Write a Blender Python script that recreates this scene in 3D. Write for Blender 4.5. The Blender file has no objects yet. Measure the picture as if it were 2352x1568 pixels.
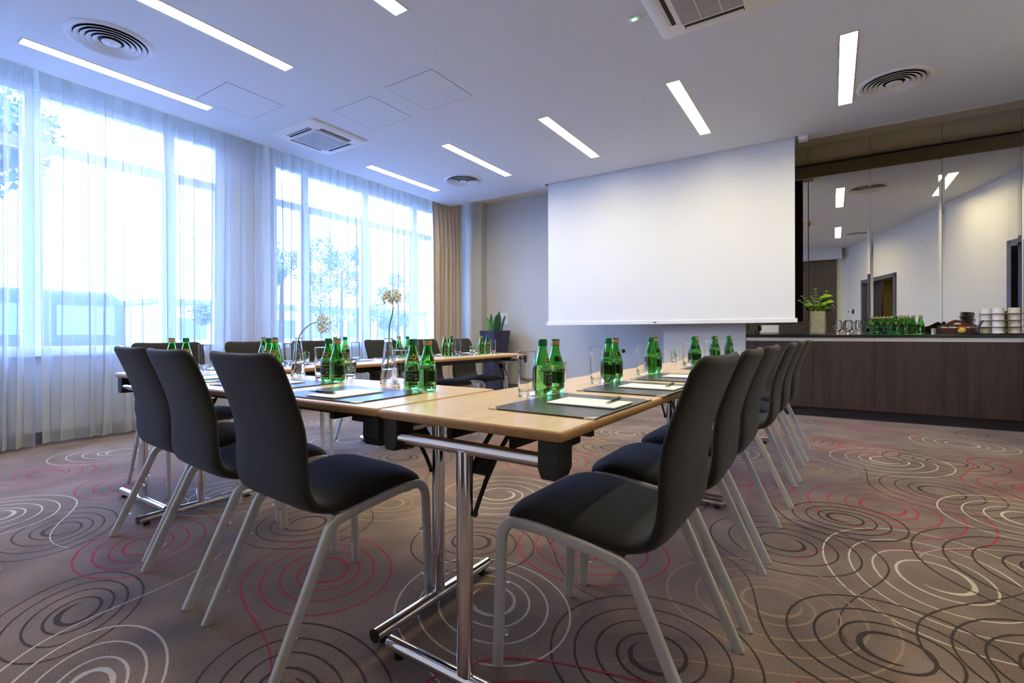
import bpy, math, random
from mathutils import Vector, Matrix
PI = math.pi
scene = bpy.context.scene
col = scene.collection
rnd = random.Random(7)

# ---------------------------------------------------------------- camera
FOC = 1130.0; CX = 1176.0; CY = 766.85
YAW = math.atan((1912 - CX) / FOC)
cam_d = bpy.data.cameras.new('camera'); cam = bpy.data.objects.new('camera', cam_d); col.objects.link(cam)
cam_d.sensor_fit = 'HORIZONTAL'; cam_d.sensor_width = 36.0
cam_d.lens = FOC / 2352.0 * 36.0
cam_d.shift_x = 0.0
cam_d.shift_y = (CY - 784.0) / 2352.0
cam_d.clip_start = 0.02; cam_d.clip_end = 300
cam.matrix_world = (Matrix.Translation((0, 0, 1.0)) @ Matrix.Rotation(YAW, 4, 'Z') @ Matrix.Rotation(PI / 2, 4, 'X')
                    @ Matrix.Rotation(-0.0019, 4, 'Z'))
scene.camera = cam

# ---------------------------------------------------------------- world, view
SKY = 6.6
LAMP = 11.0
w = bpy.data.worlds.new('world'); scene.world = w; w.use_nodes = True
bg = w.node_tree.nodes['Background']
bg.inputs['Color'].default_value = (0.235, 0.43, 1.0, 1); bg.inputs['Strength'].default_value = SKY
vs = scene.view_settings
scene.display_settings.display_device = 'sRGB'
vs.view_transform = 'Standard'; vs.look = 'None'; vs.gamma = 1.0; vs.use_curve_mapping = False
vs.exposure = 2.30
cy_ = scene.cycles
cy_.use_denoising = True
cy_.max_bounces = 14; cy_.diffuse_bounces = 6; cy_.glossy_bounces = 6
cy_.transmission_bounces = 12; cy_.transparent_max_bounces = 32
cy_.caustics_reflective = False; cy_.sample_clamp_indirect = 6.0

# ---------------------------------------------------------------- materials
def mat(name):
    m = bpy.data.materials.new(name); m.use_nodes = True
    nt = m.node_tree
    return m, nt, nt.nodes['Principled BSDF']

def pbr(name, c, rough=0.5, metal=0.0, noise=0.0, nscale=200.0, bump=0.0, bscale=300.0, trans=0.0, ior=1.45,
        emit=None, estr=0.0, sheen=0.0, spec=None, coat=0.0):
    m, nt, b = mat(name)
    b.inputs['Base Color'].default_value = (*c, 1)
    b.inputs['Roughness'].default_value = rough
    b.inputs['Metallic'].default_value = metal
    b.inputs['IOR'].default_value = ior
    b.inputs['Transmission Weight'].default_value = trans
    b.inputs['Sheen Weight'].default_value = sheen
    b.inputs['Coat Weight'].default_value = coat
    if spec is not None: b.inputs['Specular IOR Level'].default_value = spec
    if emit:
        b.inputs['Emission Color'].default_value = (*emit, 1); b.inputs['Emission Strength'].default_value = estr
    if noise or bump:
        tc = nt.nodes.new('ShaderNodeTexCoord')
        n = nt.nodes.new('ShaderNodeTexNoise'); n.inputs['Scale'].default_value = nscale
        n.inputs['Detail'].default_value = 3
        nt.links.new(tc.outputs['Object'], n.inputs['Vector'])
        if noise:
            mx = nt.nodes.new('ShaderNodeMix'); mx.data_type = 'RGBA'
            mx.inputs[6].default_value = (*[max(0, x * (1 - noise)) for x in c], 1)
            mx.inputs[7].default_value = (*[min(1, x * (1 + noise)) for x in c], 1)
            nt.links.new(n.outputs['Fac'], mx.inputs[0]); nt.links.new(mx.outputs[2], b.inputs['Base Color'])
        if bump:
            n2 = nt.nodes.new('ShaderNodeTexNoise'); n2.inputs['Scale'].default_value = bscale
            nt.links.new(tc.outputs['Object'], n2.inputs['Vector'])
            bp = nt.nodes.new('ShaderNodeBump'); bp.inputs['Strength'].default_value = bump
            bp.inputs['Distance'].default_value = 0.002
            nt.links.new(n2.outputs['Fac'], bp.inputs['Height']); nt.links.new(bp.outputs['Normal'], b.inputs['Normal'])
    return m

def wood(name, c1, c2, rough, scale, stretch, coat=0.0):
    m, nt, b = mat(name)
    tc = nt.nodes.new('ShaderNodeTexCoord'); mp = nt.nodes.new('ShaderNodeMapping')
    mp.inputs['Scale'].default_value = stretch
    n = nt.nodes.new('ShaderNodeTexNoise'); n.inputs['Scale'].default_value = scale; n.inputs['Detail'].default_value = 6
    n.inputs['Distortion'].default_value = 0.6
    n3 = nt.nodes.new('ShaderNodeTexNoise'); n3.inputs['Scale'].default_value = scale * 7; n3.inputs['Detail'].default_value = 3
    r = nt.nodes.new('ShaderNodeValToRGB')
    r.color_ramp.elements[0].position = 0.32; r.color_ramp.elements[0].color = (*c1, 1)
    r.color_ramp.elements[1].position = 0.68; r.color_ramp.elements[1].color = (*c2, 1)
    ad = nt.nodes.new('ShaderNodeMath'); ad.operation = 'MULTIPLY_ADD'; ad.inputs[1].default_value = 0.35
    mu = nt.nodes.new('ShaderNodeMath'); mu.operation = 'MULTIPLY'; mu.inputs[1].default_value = 0.65
    L = nt.links.new
    L(tc.outputs['Object'], mp.inputs['Vector']); L(mp.outputs['Vector'], n.inputs['Vector']); L(mp.outputs['Vector'], n3.inputs['Vector'])
    L(n.outputs['Fac'], mu.inputs[0]); L(n3.outputs['Fac'], ad.inputs[0]); L(mu.outputs[0], ad.inputs[2])
    L(ad.outputs[0], r.inputs['Fac']); L(r.outputs['Color'], b.inputs['Base Color'])
    b.inputs['Roughness'].default_value = rough; b.inputs['Coat Weight'].default_value = coat
    return m

def carpet(name, c, var=0.18):
    m, nt, b = mat(name); L = nt.links.new
    tc = nt.nodes.new('ShaderNodeTexCoord')
    n1 = nt.nodes.new('ShaderNodeTexNoise'); n1.inputs['Scale'].default_value = 3.0; n1.inputs['Detail'].default_value = 4
    n2 = nt.nodes.new('ShaderNodeTexNoise'); n2.inputs['Scale'].default_value = 300; n2.inputs['Detail'].default_value = 2
    L(tc.outputs['Object'], n1.inputs['Vector']); L(tc.outputs['Object'], n2.inputs['Vector'])
    ad = nt.nodes.new('ShaderNodeMath'); ad.operation = 'MULTIPLY_ADD'; ad.inputs[1].default_value = 0.35
    mu = nt.nodes.new('ShaderNodeMath'); mu.operation = 'MULTIPLY'; mu.inputs[1].default_value = 0.65
    L(n1.outputs['Fac'], ad.inputs[0]); L(n2.outputs['Fac'], mu.inputs[0]); L(mu.outputs[0], ad.inputs[2])
    r = nt.nodes.new('ShaderNodeValToRGB')
    r.color_ramp.elements[0].position = 0.40; r.color_ramp.elements[0].color = (*[x * (1 - 2.2 * var) for x in c], 1)
    r.color_ramp.elements[1].position = 0.62; r.color_ramp.elements[1].color = (*[min(1, x * (1 + 2.2 * var)) for x in c], 1)
    L(ad.outputs[0], r.inputs['Fac']); L(r.outputs['Color'], b.inputs['Base Color'])
    b.inputs['Roughness'].default_value = 0.95; b.inputs['Specular IOR Level'].default_value = 0.1
    b.inputs['Sheen Weight'].default_value = 0.15
    bp = nt.nodes.new('ShaderNodeBump'); bp.inputs['Strength'].default_value = 0.6; bp.inputs['Distance'].default_value = 0.003
    L(n2.outputs['Fac'], bp.inputs['Height']); L(bp.outputs['Normal'], b.inputs['Normal'])
    return m

def sheer_mat(name, c, lo, hi, mixd=0.70):
    m = bpy.data.materials.new(name); m.use_nodes = True; nt = m.node_tree; nt.nodes.clear(); L = nt.links.new
    out = nt.nodes.new('ShaderNodeOutputMaterial')
    tr = nt.nodes.new('ShaderNodeBsdfTransparent')
    tl = nt.nodes.new('ShaderNodeBsdfTranslucent'); tl.inputs['Color'].default_value = (*c, 1)
    df = nt.nodes.new('ShaderNodeBsdfDiffuse'); df.inputs['Color'].default_value = (*c, 1)
    m1 = nt.nodes.new('ShaderNodeMixShader'); m1.inputs[0].default_value = mixd
    lw = nt.nodes.new('ShaderNodeLayerWeight'); lw.inputs['Blend'].default_value = 0.5
    mr = nt.nodes.new('ShaderNodeMapRange'); mr.inputs['To Min'].default_value = lo; mr.inputs['To Max'].default_value = hi
    m2 = nt.nodes.new('ShaderNodeMixShader')
    L(tl.outputs[0], m1.inputs[1]); L(df.outputs[0], m1.inputs[2])
    L(lw.outputs['Facing'], mr.inputs['Value']); L(mr.outputs['Result'], m2.inputs[0])
    L(tr.outputs[0], m2.inputs[1]); L(m1.outputs[0], m2.inputs[2]); L(m2.outputs[0], out.inputs['Surface'])
    return m

M = {}
M['ceiling'] = pbr('ceiling_paint', (0.69, 0.71, 0.73), 0.9, noise=0.03, nscale=1.5, bump=0.05, bscale=80)
M['recess'] = pbr('recess_paint', (0.80, 0.72, 0.55), 0.9, noise=0.03, nscale=2)
M['wall'] = pbr('wall_paint_grey', (0.62, 0.60, 0.55), 0.9, noise=0.03, nscale=2.5, bump=0.15, bscale=250)
M['wall_w'] = pbr('wall_paint_light', (0.74, 0.71, 0.64), 0.9, noise=0.03, nscale=2.5, bump=0.1, bscale=250)
M['white'] = pbr('white_lacquer', (0.82, 0.82, 0.82), 0.4, noise=0.02, nscale=4)
M['plastic_w'] = pbr('white_plastic', (0.78, 0.78, 0.76), 0.35, noise=0.02, nscale=6)
M['ac_w'] = pbr('cream_plastic', (0.74, 0.73, 0.68), 0.4, noise=0.02, nscale=6)
M['dark'] = pbr('dark_void', (0.015, 0.015, 0.016), 0.7, noise=0.1, nscale=6)
M['base'] = pbr('grey_skirting', (0.16, 0.16, 0.17), 0.5, noise=0.05, nscale=6)
M['lamp'] = pbr('lamp_diffuser', (0.9, 0.88, 0.8), 0.5, emit=(1.0, 0.91, 0.60), estr=LAMP, noise=0.01)
M['vent'] = pbr('vent_white', (0.70, 0.70, 0.70), 0.45, noise=0.02, nscale=6)
M['carpet'] = carpet('carpet_brown', (0.215, 0.150, 0.115), .22)
M['c_white'] = carpet('carpet_cream', (0.56, 0.50, 0.42), 0.06)
M['c_red'] = carpet('carpet_red', (0.42, 0.022, 0.055), 0.06)
M['c_dark'] = carpet('carpet_umber', (0.050, 0.033, 0.028), 0.06)
M['c_tan'] = carpet('carpet_tan', (0.34, 0.23, 0.14), 0.06)
M['sheer'] = sheer_mat('sheer_voile', (0.55, 0.57, 0.60), 0.48, 0.985, 0.86)
M['drape'] = pbr('beige_drape', (0.62, 0.53, 0.44), 0.9, noise=0.08, nscale=60, bump=0.2, bscale=300, sheen=0.2)
M['frame'] = pbr('window_frame_white', (0.80, 0.80, 0.80), 0.4, noise=0.02, nscale=4)
M['glass_pane'] = pbr('window_glass', (1, 1, 1), 0.0, trans=1.0, ior=1.0, noise=0)
M['fabric'] = pbr('charcoal_fabric', (0.019, 0.018, 0.0165), 0.85, noise=0.45, nscale=500, bump=0.8, bscale=420, sheen=0.18, spec=0.25)
M['silver'] = pbr('silver_paint', (0.60, 0.59, 0.55), 0.40, metal=0.25, noise=0.05, nscale=30)
M['clear'] = pbr('clear_bumper', (0.9, 0.9, 0.9), 0.05, trans=0.8, ior=1.4)
M['under'] = pbr('seat_underside', (0.55, 0.53, 0.50), 0.6, noise=0.04, nscale=20)
M['chrome'] = pbr('chrome', (0.80, 0.80, 0.82), 0.07, metal=1.0, noise=0.02, nscale=5)
M['blackp'] = pbr('black_plastic', (0.018, 0.018, 0.020), 0.45, noise=0.2, nscale=40, bump=0.15, bscale=400)
M['blackm'] = pbr('black_metal', (0.020, 0.020, 0.024), 0.35, noise=0.1, nscale=20)
M['beech'] = wood('beech_laminate', (0.60, 0.40, 0.215), (0.73, 0.52, 0.30), 0.30, 3.0, (1.0, 9.0, 9.0))
M['beech_e'] = wood('beech_edge', (0.42, 0.22, 0.075), (0.55, 0.31, 0.12), 0.45, 6.0, (1.0, 8.0, 8.0))
M['wenge'] = wood('wenge_veneer', (0.018, 0.011, 0.010), (0.058, 0.037, 0.033), 0.42, 2.2, (9.0, 9.0, 0.8))
M['worktop'] = pbr('black_worktop', (0.016, 0.016, 0.017), 0.16, noise=0.3, nscale=120)
M['alu'] = pbr('brushed_aluminium', (0.66, 0.63, 0.58), 0.35, metal=0.7, noise=0.03, nscale=9)
M['mirror'] = pbr('mirror_glass', (0.80, 0.78, 0.72), 0.0, metal=1.0, noise=0)
M['screen'] = pbr('projection_fabric', (0.80, 0.80, 0.80), 0.9, noise=0.01, nscale=5)
M['screen_b'] = pbr('black_screen_back', (0.012, 0.012, 0.013), 0.8, noise=0.1, nscale=5)
M['pad'] = pbr('black_leather', (0.030, 0.032, 0.036), 0.33, noise=0.2, nscale=15, bump=0.1, bscale=300)
M['paper'] = pbr('paper', (0.93, 0.93, 0.88), 0.8, noise=0.01, nscale=9)
M['ink'] = pbr('grey_ink', (0.35, 0.35, 0.36), 0.8, noise=0.01)
M['navy'] = pbr('navy_lacquer', (0.014, 0.020, 0.045), 0.25, noise=0.1, nscale=20)
M['bottle'] = pbr('green_glass', (0.26, 0.72, 0.20), 0.02, trans=1.0, ior=1.36)
M['cap_g'] = pbr('green_cap', (0.015, 0.16, 0.05), 0.35, metal=0.3, noise=0.1, nscale=60)
M['cap_o'] = pbr('gold_cap', (0.62, 0.36, 0.14), 0.35, metal=0.5, noise=0.1, nscale=60)
M['lab_d'] = pbr('label_dark', (0.012, 0.035, 0.018), 0.5, noise=0.1, nscale=60)
M['lab_y'] = pbr('label_gold', (0.75, 0.55, 0.10), 0.4, metal=0.3, noise=0.1, nscale=60)
M['lab_w'] = pbr('label_white', (0.65, 0.66, 0.64), 0.6, noise=0.1, nscale=60)
M['glass'] = pbr('clear_glass', (1, 1, 1), 0.0, trans=1.0, ior=1.45)
M['stem'] = pbr('green_stem', (0.10, 0.20, 0.10), 0.5, noise=0.2, nscale=60)
M['petal'] = sheer_mat('cream_petal', (0.90, 0.89, 0.66), 1.0, 1.0, 0.5)
M['pistil'] = pbr('dark_pistil', (0.02, 0.03, 0.02), 0.5, noise=0.1)
M['leaf'] = pbr('bright_leaf', (0.34, 0.62, 0.04), 0.35, noise=0.35, nscale=14)
M['leaf2'] = pbr('eucalyptus_leaf', (0.30, 0.46, 0.20), 0.6, noise=0.25, nscale=20)
M['snake'] = pbr('snake_plant_leaf', (0.030, 0.095, 0.035), 0.4, noise=0.5, nscale=18)
M['snake_e'] = pbr('snake_plant_light_leaf', (0.12, 0.28, 0.06), 0.4, noise=0.3, nscale=18)
M['soil'] = pbr('soil', (0.03, 0.022, 0.016), 0.9, noise=0.4, nscale=60, bump=0.5, bscale=80)
M['pot'] = pbr('graphite_pot', (0.032, 0.036, 0.060), 0.38, noise=0.1, nscale=8)
M['stone'] = pbr('concrete', (0.35, 0.34, 0.25), 0.85, noise=0.35, nscale=16, bump=0.6, bscale=60)
M['china'] = pbr('white_china', (0.80, 0.77, 0.72), 0.18, noise=0.01, nscale=5)
M['mahog'] = pbr('mahogany_lacquer', (0.070, 0.012, 0.011), 0.3, noise=0.2, nscale=12)
M['lemon'] = pbr('lemon_peel', (0.80, 0.62, 0.02), 0.45, noise=0.08, nscale=30, bump=0.3, bscale=150)
M['foil_r'] = pbr('red_sachet', (0.65, 0.10, 0.05), 0.4, noise=0.3, nscale=50)
M['foil_t'] = pbr('teal_sachet', (0.25, 0.50, 0.48), 0.4, noise=0.3, nscale=50)
M['foil_y'] = pbr('yellow_sachet', (0.75, 0.65, 0.20), 0.4, noise=0.3, nscale=50)
M['foil_v'] = pbr('violet_sachet', (0.22, 0.18, 0.40), 0.4, noise=0.3, nscale=50)
M['candy'] = pbr('green_wrapper', (0.10, 0.42, 0.16), 0.3, noise=0.5, nscale=70)
M['steel'] = pbr('steel', (0.55, 0.55, 0.56), 0.2, metal=1.0, noise=0.02)
M['door_f'] = pbr('door_frame_grey', (0.10, 0.095, 0.13), 0.5, noise=0.05, nscale=9)
M['olive'] = pbr('olive_wall', (0.20, 0.16, 0.06), 0.9, noise=0.05, nscale=2)
M['led'] = pbr('green_led', (0.05, 0.6, 0.3), 0.3, emit=(0.1, 1.0, 0.45), estr=2.5, noise=0.01)
M['plug'] = pbr('beige_plug', (0.34, 0.31, 0.24), 0.5, noise=0.05, nscale=12)
M['bus'] = pbr('vehicle_body', (0.02, 0.035, 0.08), 0.4, noise=0.1, nscale=2)
M['busw'] = pbr('vehicle_windows', (0.12, 0.15, 0.20), 0.2, noise=0.1, nscale=2)
M['tyre'] = pbr('tyre', (0.02, 0.02, 0.02), 0.8, noise=0.1)
M['asphalt'] = pbr('asphalt', (0.22, 0.24, 0.27), 0.9, noise=0.2, nscale=3)
M['foliage'] = pbr('tree_leaves', (0.08, 0.14, 0.10), 0.8, noise=0.5, nscale=3)
M['bark'] = pbr('bark', (0.06, 0.05, 0.045), 0.9, noise=0.3, nscale=12)
M['far_b'] = pbr('pale_render', (0.50, 0.52, 0.55), 0.9, noise=0.05, nscale=2)
M['green_sw'] = pbr('dark_switch', (0.02, 0.02, 0.024), 0.3, noise=0.1)

# ---------------------------------------------------------------- mesh builder
class MB:
    def __init__(s): s.v = []; s.f = []; s.mi = []; s.cur = 0; s.sm = []; s.smooth = True
    def add(s, vs, fs, smooth=None):
        o = len(s.v); s.v += [tuple(p) for p in vs]
        sm = s.smooth if smooth is None else smooth
        for f in fs: s.f.append(tuple(i + o for i in f)); s.mi.append(s.cur); s.sm.append(sm)
        return s
    def box(s, x0, x1, y0, y1, z0, z1):
        vs = [(x, y, z) for x in (x0, x1) for y in (y0, y1) for z in (z0, z1)]
        fs = [(0, 1, 3, 2), (4, 6, 7, 5), (0, 4, 5, 1), (2, 3, 7, 6), (0, 2, 6, 4), (1, 5, 7, 3)]
        return s.add(vs, fs, False)
    def obox(s, c, ax, ay, az, hx, hy, hz):
        c = Vector(c); vs = []
        for i in (-1, 1):
            for j in (-1, 1):
                for k in (-1, 1): vs.append(c + ax * hx * i + ay * hy * j + az * hz * k)
        fs = [(0, 1, 3, 2), (4, 6, 7, 5), (0, 4, 5, 1), (2, 3, 7, 6), (0, 2, 6, 4), (1, 5, 7, 3)]
        return s.add(vs, fs, False)
    def rings(s, rs, closed=True, cap0=True, cap1=True, smooth=None):
        n = len(rs[0]); vs = [p for r in rs for p in r]; fs = []
        for i in range(len(rs) - 1):
            for j in range(n if closed else n - 1):
                k = (j + 1) % n
                fs.append((i * n + j, i * n + k, (i + 1) * n + k, (i + 1) * n + j))
        if cap0: fs.append(tuple(range(n - 1, -1, -1)))
        if cap1: fs.append(tuple((len(rs) - 1) * n + j for j in range(n)))
        return s.add(vs, fs, smooth)
    def lathe(s, prof, c=(0, 0, 0), n=28, cap0=False, cap1=False, ang=0.0, flip=False):
        rs = []
        for r, z in prof:
            rs.append([(c[0] + r * math.cos(ang + 2 * PI * j / n), c[1] + r * math.sin(ang + 2 * PI * j / n), c[2] + z) for j in range(n)])
        if flip: rs = [list(reversed(r)) for r in rs]
        return s.rings(rs, True, cap0, cap1)
    def tube(s, pts, r, n=12, rx=None, up=Vector((0, 0, 1)), caps=True, rads=None, ex=1.0):
        """round or oval section swept along pts; rx = half size along side axis (perp. to up), r = the other"""
        pts = [Vector(p) for p in pts]; rs = []
        side_prev = None
        for i, p in enumerate(pts):
            if i == 0: t = pts[1] - p
            elif i == len(pts) - 1: t = p - pts[i - 1]
            else: t = (pts[i + 1] - p).normalized() + (p - pts[i - 1]).normalized()
            t.normalize()
            if side_prev is None:
                u = up if abs(t.dot(up)) < 0.95 else Vector((1, 0, 0))
                side = t.cross(u).normalized()
            else:
                side = (side_prev - t * side_prev.dot(t)).normalized()
            side_prev = side
            nrm = side.cross(t).normalized()
            k = rads[i] if rads else 1.0
            a = (rx or r) * k; b = r * k
            se = lambda q: math.copysign(abs(q) ** ex, q)
            rs.append([p + side * (a * se(math.cos(2 * PI * j / n))) + nrm * (b * se(math.sin(2 * PI * j / n))) for j in range(n)])
        return s.rings(rs, True, caps, caps)
    def cyl(s, p0, p1, r, n=16): return s.tube([p0, p1], r, n)
    def sphere(s, c, r, n=10, sx=1, sy=1, sz=1):
        prof = [(max(1e-4, r * math.sin(PI * i / n)), -r * math.cos(PI * i / n)) for i in range(n + 1)]
        rs = []
        for q, z in prof:
            rs.append([(c[0] + q * sx * math.cos(2 * PI * j / (n + 4)), c[1] + q * sy * math.sin(2 * PI * j / (n + 4)), c[2] + z * sz) for j in range(n + 4)])
        return s.rings(rs)
    def prism(s, poly, axis, a0, a1):
        """poly of (u,v); axis x: (a,u,v)  y: (u,a,v)  z: (u,v,a)"""
        def P(u, v, a): return {'x': (a, u, v), 'y': (u, a, v), 'z': (u, v, a)}[axis]
        n = len(poly)
        vs = [P(u, v, a0) for u, v in poly] + [P(u, v, a1) for u, v in poly]
        fs = [tuple(range(n))[::-1], tuple(range(n, 2 * n))] + [(i, (i + 1) % n, n + (i + 1) % n, n + i) for i in range(n)]
        return s.add(vs, fs, False)
    def xf(s, mtx, start=0):
        for i in range(start, len(s.v)): s.v[i] = tuple(mtx @ Vector(s.v[i]))
        return s
    def build(s, name, mats, parent=None, loc=None, rz=0.0, bevel=0.0, fix=True):
        me = bpy.data.meshes.new(name); me.from_pydata(s.v, [], s.f); 
        if not isinstance(mats, (list, tuple)): mats = [mats]
        for m in mats: me.materials.append(M[m])
        for p, i, sm in zip(me.polygons, s.mi, s.sm): p.material_index = i; p.use_smooth = sm
        me.update()
        if fix:
            import bmesh
            b = bmesh.new(); b.from_mesh(me); bmesh.ops.recalc_face_normals(b, faces=b.faces)
            for e in b.edges:
                if len(e.link_faces) == 2 and e.calc_face_angle(0.0) > 0.62: e.smooth = False
            b.to_mesh(me); b.free()
        o = bpy.data.objects.new(name, me); col.objects.link(o)
        if parent: o.parent = parent
        if loc: o.location = loc
        if rz: o.rotation_euler = (0, 0, rz)
        if bevel:
            md = o.modifiers.new('bevel', 'BEVEL'); md.width = bevel; md.segments = 2; md.limit_method = 'ANGLE'
        return o

def tag(o, label=None, cat=None, group=None, kind=None):
    if label: o['label'] = label
    if cat: o['category'] = cat
    if group: o['group'] = group
    if kind: o['kind'] = kind
    return o
def thing(name, label, cat, loc=(0, 0, 0), rz=0.0, group=None):
    o = bpy.data.objects.new(name, None); col.objects.link(o); o.empty_display_size = 0.1
    o.location = loc; o.rotation_euler = (0, 0, rz)
    return tag(o, label, cat, group)
def struct(mb, name, mats, **k): return tag(mb.build(name, mats, **k), kind='structure')
KIDS = {}
def dup(root, label, loc, rz=0.0, group=None):
    r = root.copy(); col.objects.link(r); r.location = loc; r.rotation_euler = (0, 0, rz)
    r['label'] = label
    if group: r['group'] = group
    for ch in list(root.children):
        c = ch.copy(); col.objects.link(c); c.parent = r
        for g in list(ch.children):
            d = g.copy(); col.objects.link(d); d.parent = c
    return r
def arc(cx, cy, r, a0, a1, n): return [(cx + r * math.cos(a0 + (a1 - a0) * i / n), cy + r * math.sin(a0 + (a1 - a0) * i / n)) for i in range(n + 1)]
ORD = ['first', 'second', 'third', 'fourth', 'fifth', 'sixth', 'seventh', 'eighth', 'ninth', 'tenth', 'eleventh', 'twelfth', 'thirteenth', 'fourteenth', 'fifteenth', 'sixteenth']

# ---------------------------------------------------------------- room shell
ZC = 3.30; ZR = 3.50; YM = 7.67; XW = -6.15; XE = -5.77; YE = 6.80; YB = -0.85
WALL_R = [(2.80, YM + 0.02), (2.12, 5.52), (2.00, 4.90), (1.68, 3.80), (1.17, 1.87), (0.62, 0.24), (0.36, -0.60), (0.24, YB)]

# lamps in the ceiling: (x0,x1,y0,y1)
LX = [-5.31, -3.94, -2.58, -1.22, 0.11, 1.46]
lamps = [(x, 4.57, 5.96) for x in LX] + [(x, 1.12, 2.53) for x in LX[:5]]
LW = 0.058
mb = MB(); mb.smooth = False
rects = [(x - LW, x + LW, y0, y1) for x, y0, y1 in lamps] + [(-3.80, -0.24, 6.62, 6.76)]
xs = sorted(set([XE, 3.0] + [v for r in rects for v in r[:2]])); ys = sorted(set([YB - .05, YE] + [v for r in rects for v in r[2:]]))
for i in range(len(xs) - 1):
    for j in range(len(ys) - 1):
        cx_, cy__ = (xs[i] + xs[i + 1]) / 2, (ys[j] + ys[j + 1]) / 2
        if any(r[0] < cx_ < r[1] and r[2] < cy__ < r[3] for r in rects): continue
        mb.add([(xs[i], ys[j], ZC), (xs[i + 1], ys[j], ZC), (xs[i + 1], ys[j + 1], ZC), (xs[i], ys[j + 1], ZC)], [(0, 3, 2, 1)], False)
struct(mb, 'ceiling', 'ceiling', fix=False)
mb = MB()
mb.box(XE, 3.0, YE, YE + 0.02, ZC - 0.001, ZR); mb.box(XE - 0.02, XE, YB, YE + 0.02, ZC - 0.001, ZR)
mb.cur = 1; mb.box(XW - 0.4, 3.1, YB - 0.2, YM + 0.2, ZR, ZR + 0.06)
struct(mb, 'trim_1', ['recess', 'recess'])
mb = MB(); mb.box(XE, 3.0, YE + 0.012, YE + 0.03, ZR - 0.025, ZR - 0.012)
struct(mb, 'trim_2', 'base')

# floor with woven swirls
fl = MB(); fl.smooth = False
fl.add([(XW - .3, YB - .3, 0), (3.1, YB - .3, 0), (3.1, YM + .3, 0), (XW - .3, YM + .3, 0)], [(0, 1, 2, 3)], False)
MI = {'w': 1, 'r': 2, 'd': 3, 't': 4}
zlev = [0.0004]
def spiral(x, y, c, R=0.44, ex=1.0, ey=1.15, rot=0.0, hand=1, start=0.0, drift=(0.0, 0.0), tail=True):
    lev = zlev[0]; zlev[0] += 0.00002
    fr = [0.17, 0.24, 0.27, 0.38, 0.45, 0.56, 0.63, 0.77, 0.84, 0.97, 1.05]
    turns = 4.95; N = 260; pts = []
    rr = random.Random(int((x * 37 + y * 91) * 100))
    ph = rr.uniform(0, 6.28)
    for i in range(N + 1):
        t = i / N * turns * 2
        k = min(int(t), len(fr) - 2); u = t - k; u = u * u * (3 - 2 * u)
        r = R * (fr[k] * (1 - u) + fr[k + 1] * u)
        a = start + hand * t * PI
        g = r / R
        px = r * ex * math.cos(a) * (1 + 0.03 * math.sin(2 * a + ph)) + drift[0] * g; py = r * ey * math.sin(a) + drift[1] * g
        wd = 0.0062 + 0.020 * math.exp(-t * 1.2)
        if i < 14: wd *= (i + 1) / 15.0
        if i > N - 30: wd = max(0.002, wd * (N - i) / 30.0 + 0.001)
        pts.append((px, py, min(wd, 0.028)))
    if tail:
        # outermost arm swings away in a counter curve
        (x1, y1, _), (x2, y2, _) = pts[-40], pts[-39]
        pts = pts[:-39]
        h = math.atan2(y2 - y1, x2 - x1); px, py = x1, y1
        L = R * rr.uniform(1.4, 2.2); st = 60
        for i in range(st):
            f_ = i / st
            curv = (hand * (1 - 2.6 * f_)) / (R * 1.0)
            h += curv * L / st; px += math.cos(h) * L / st; py += math.sin(h) * L / st
            pts.append((px, py, 0.0062 * (1 - f_ * 0.5)))
    cr, sr = math.cos(rot), math.sin(rot)
    P = [(x + a * cr - b * sr, y + a * sr + b * cr, w_) for a, b, w_ in pts]
    vs = []; 
    for i, (a, b, w_) in enumerate(P):
        a0, b0, _ = P[max(0, i - 1)]; a1, b1, _ = P[min(len(P) - 1, i + 1)]
        d = math.hypot(a1 - a0, b1 - b0) or 1e-6; nx, ny = -(b1 - b0) / d, (a1 - a0) / d
        j = 1 + 0.12 * rr.uniform(-1, 1)
        vs += [(a + nx * w_ * j * .62, b + ny * w_ * j * .62, lev), (a - nx * w_ * j * .62, b - ny * w_ * j * .62, lev)]
    fl.cur = MI[c]
    fl.add(vs, [(2 * i, 2 * i + 1, 2 * i + 3, 2 * i + 2) for i in range(len(P) - 1)], False)
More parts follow.
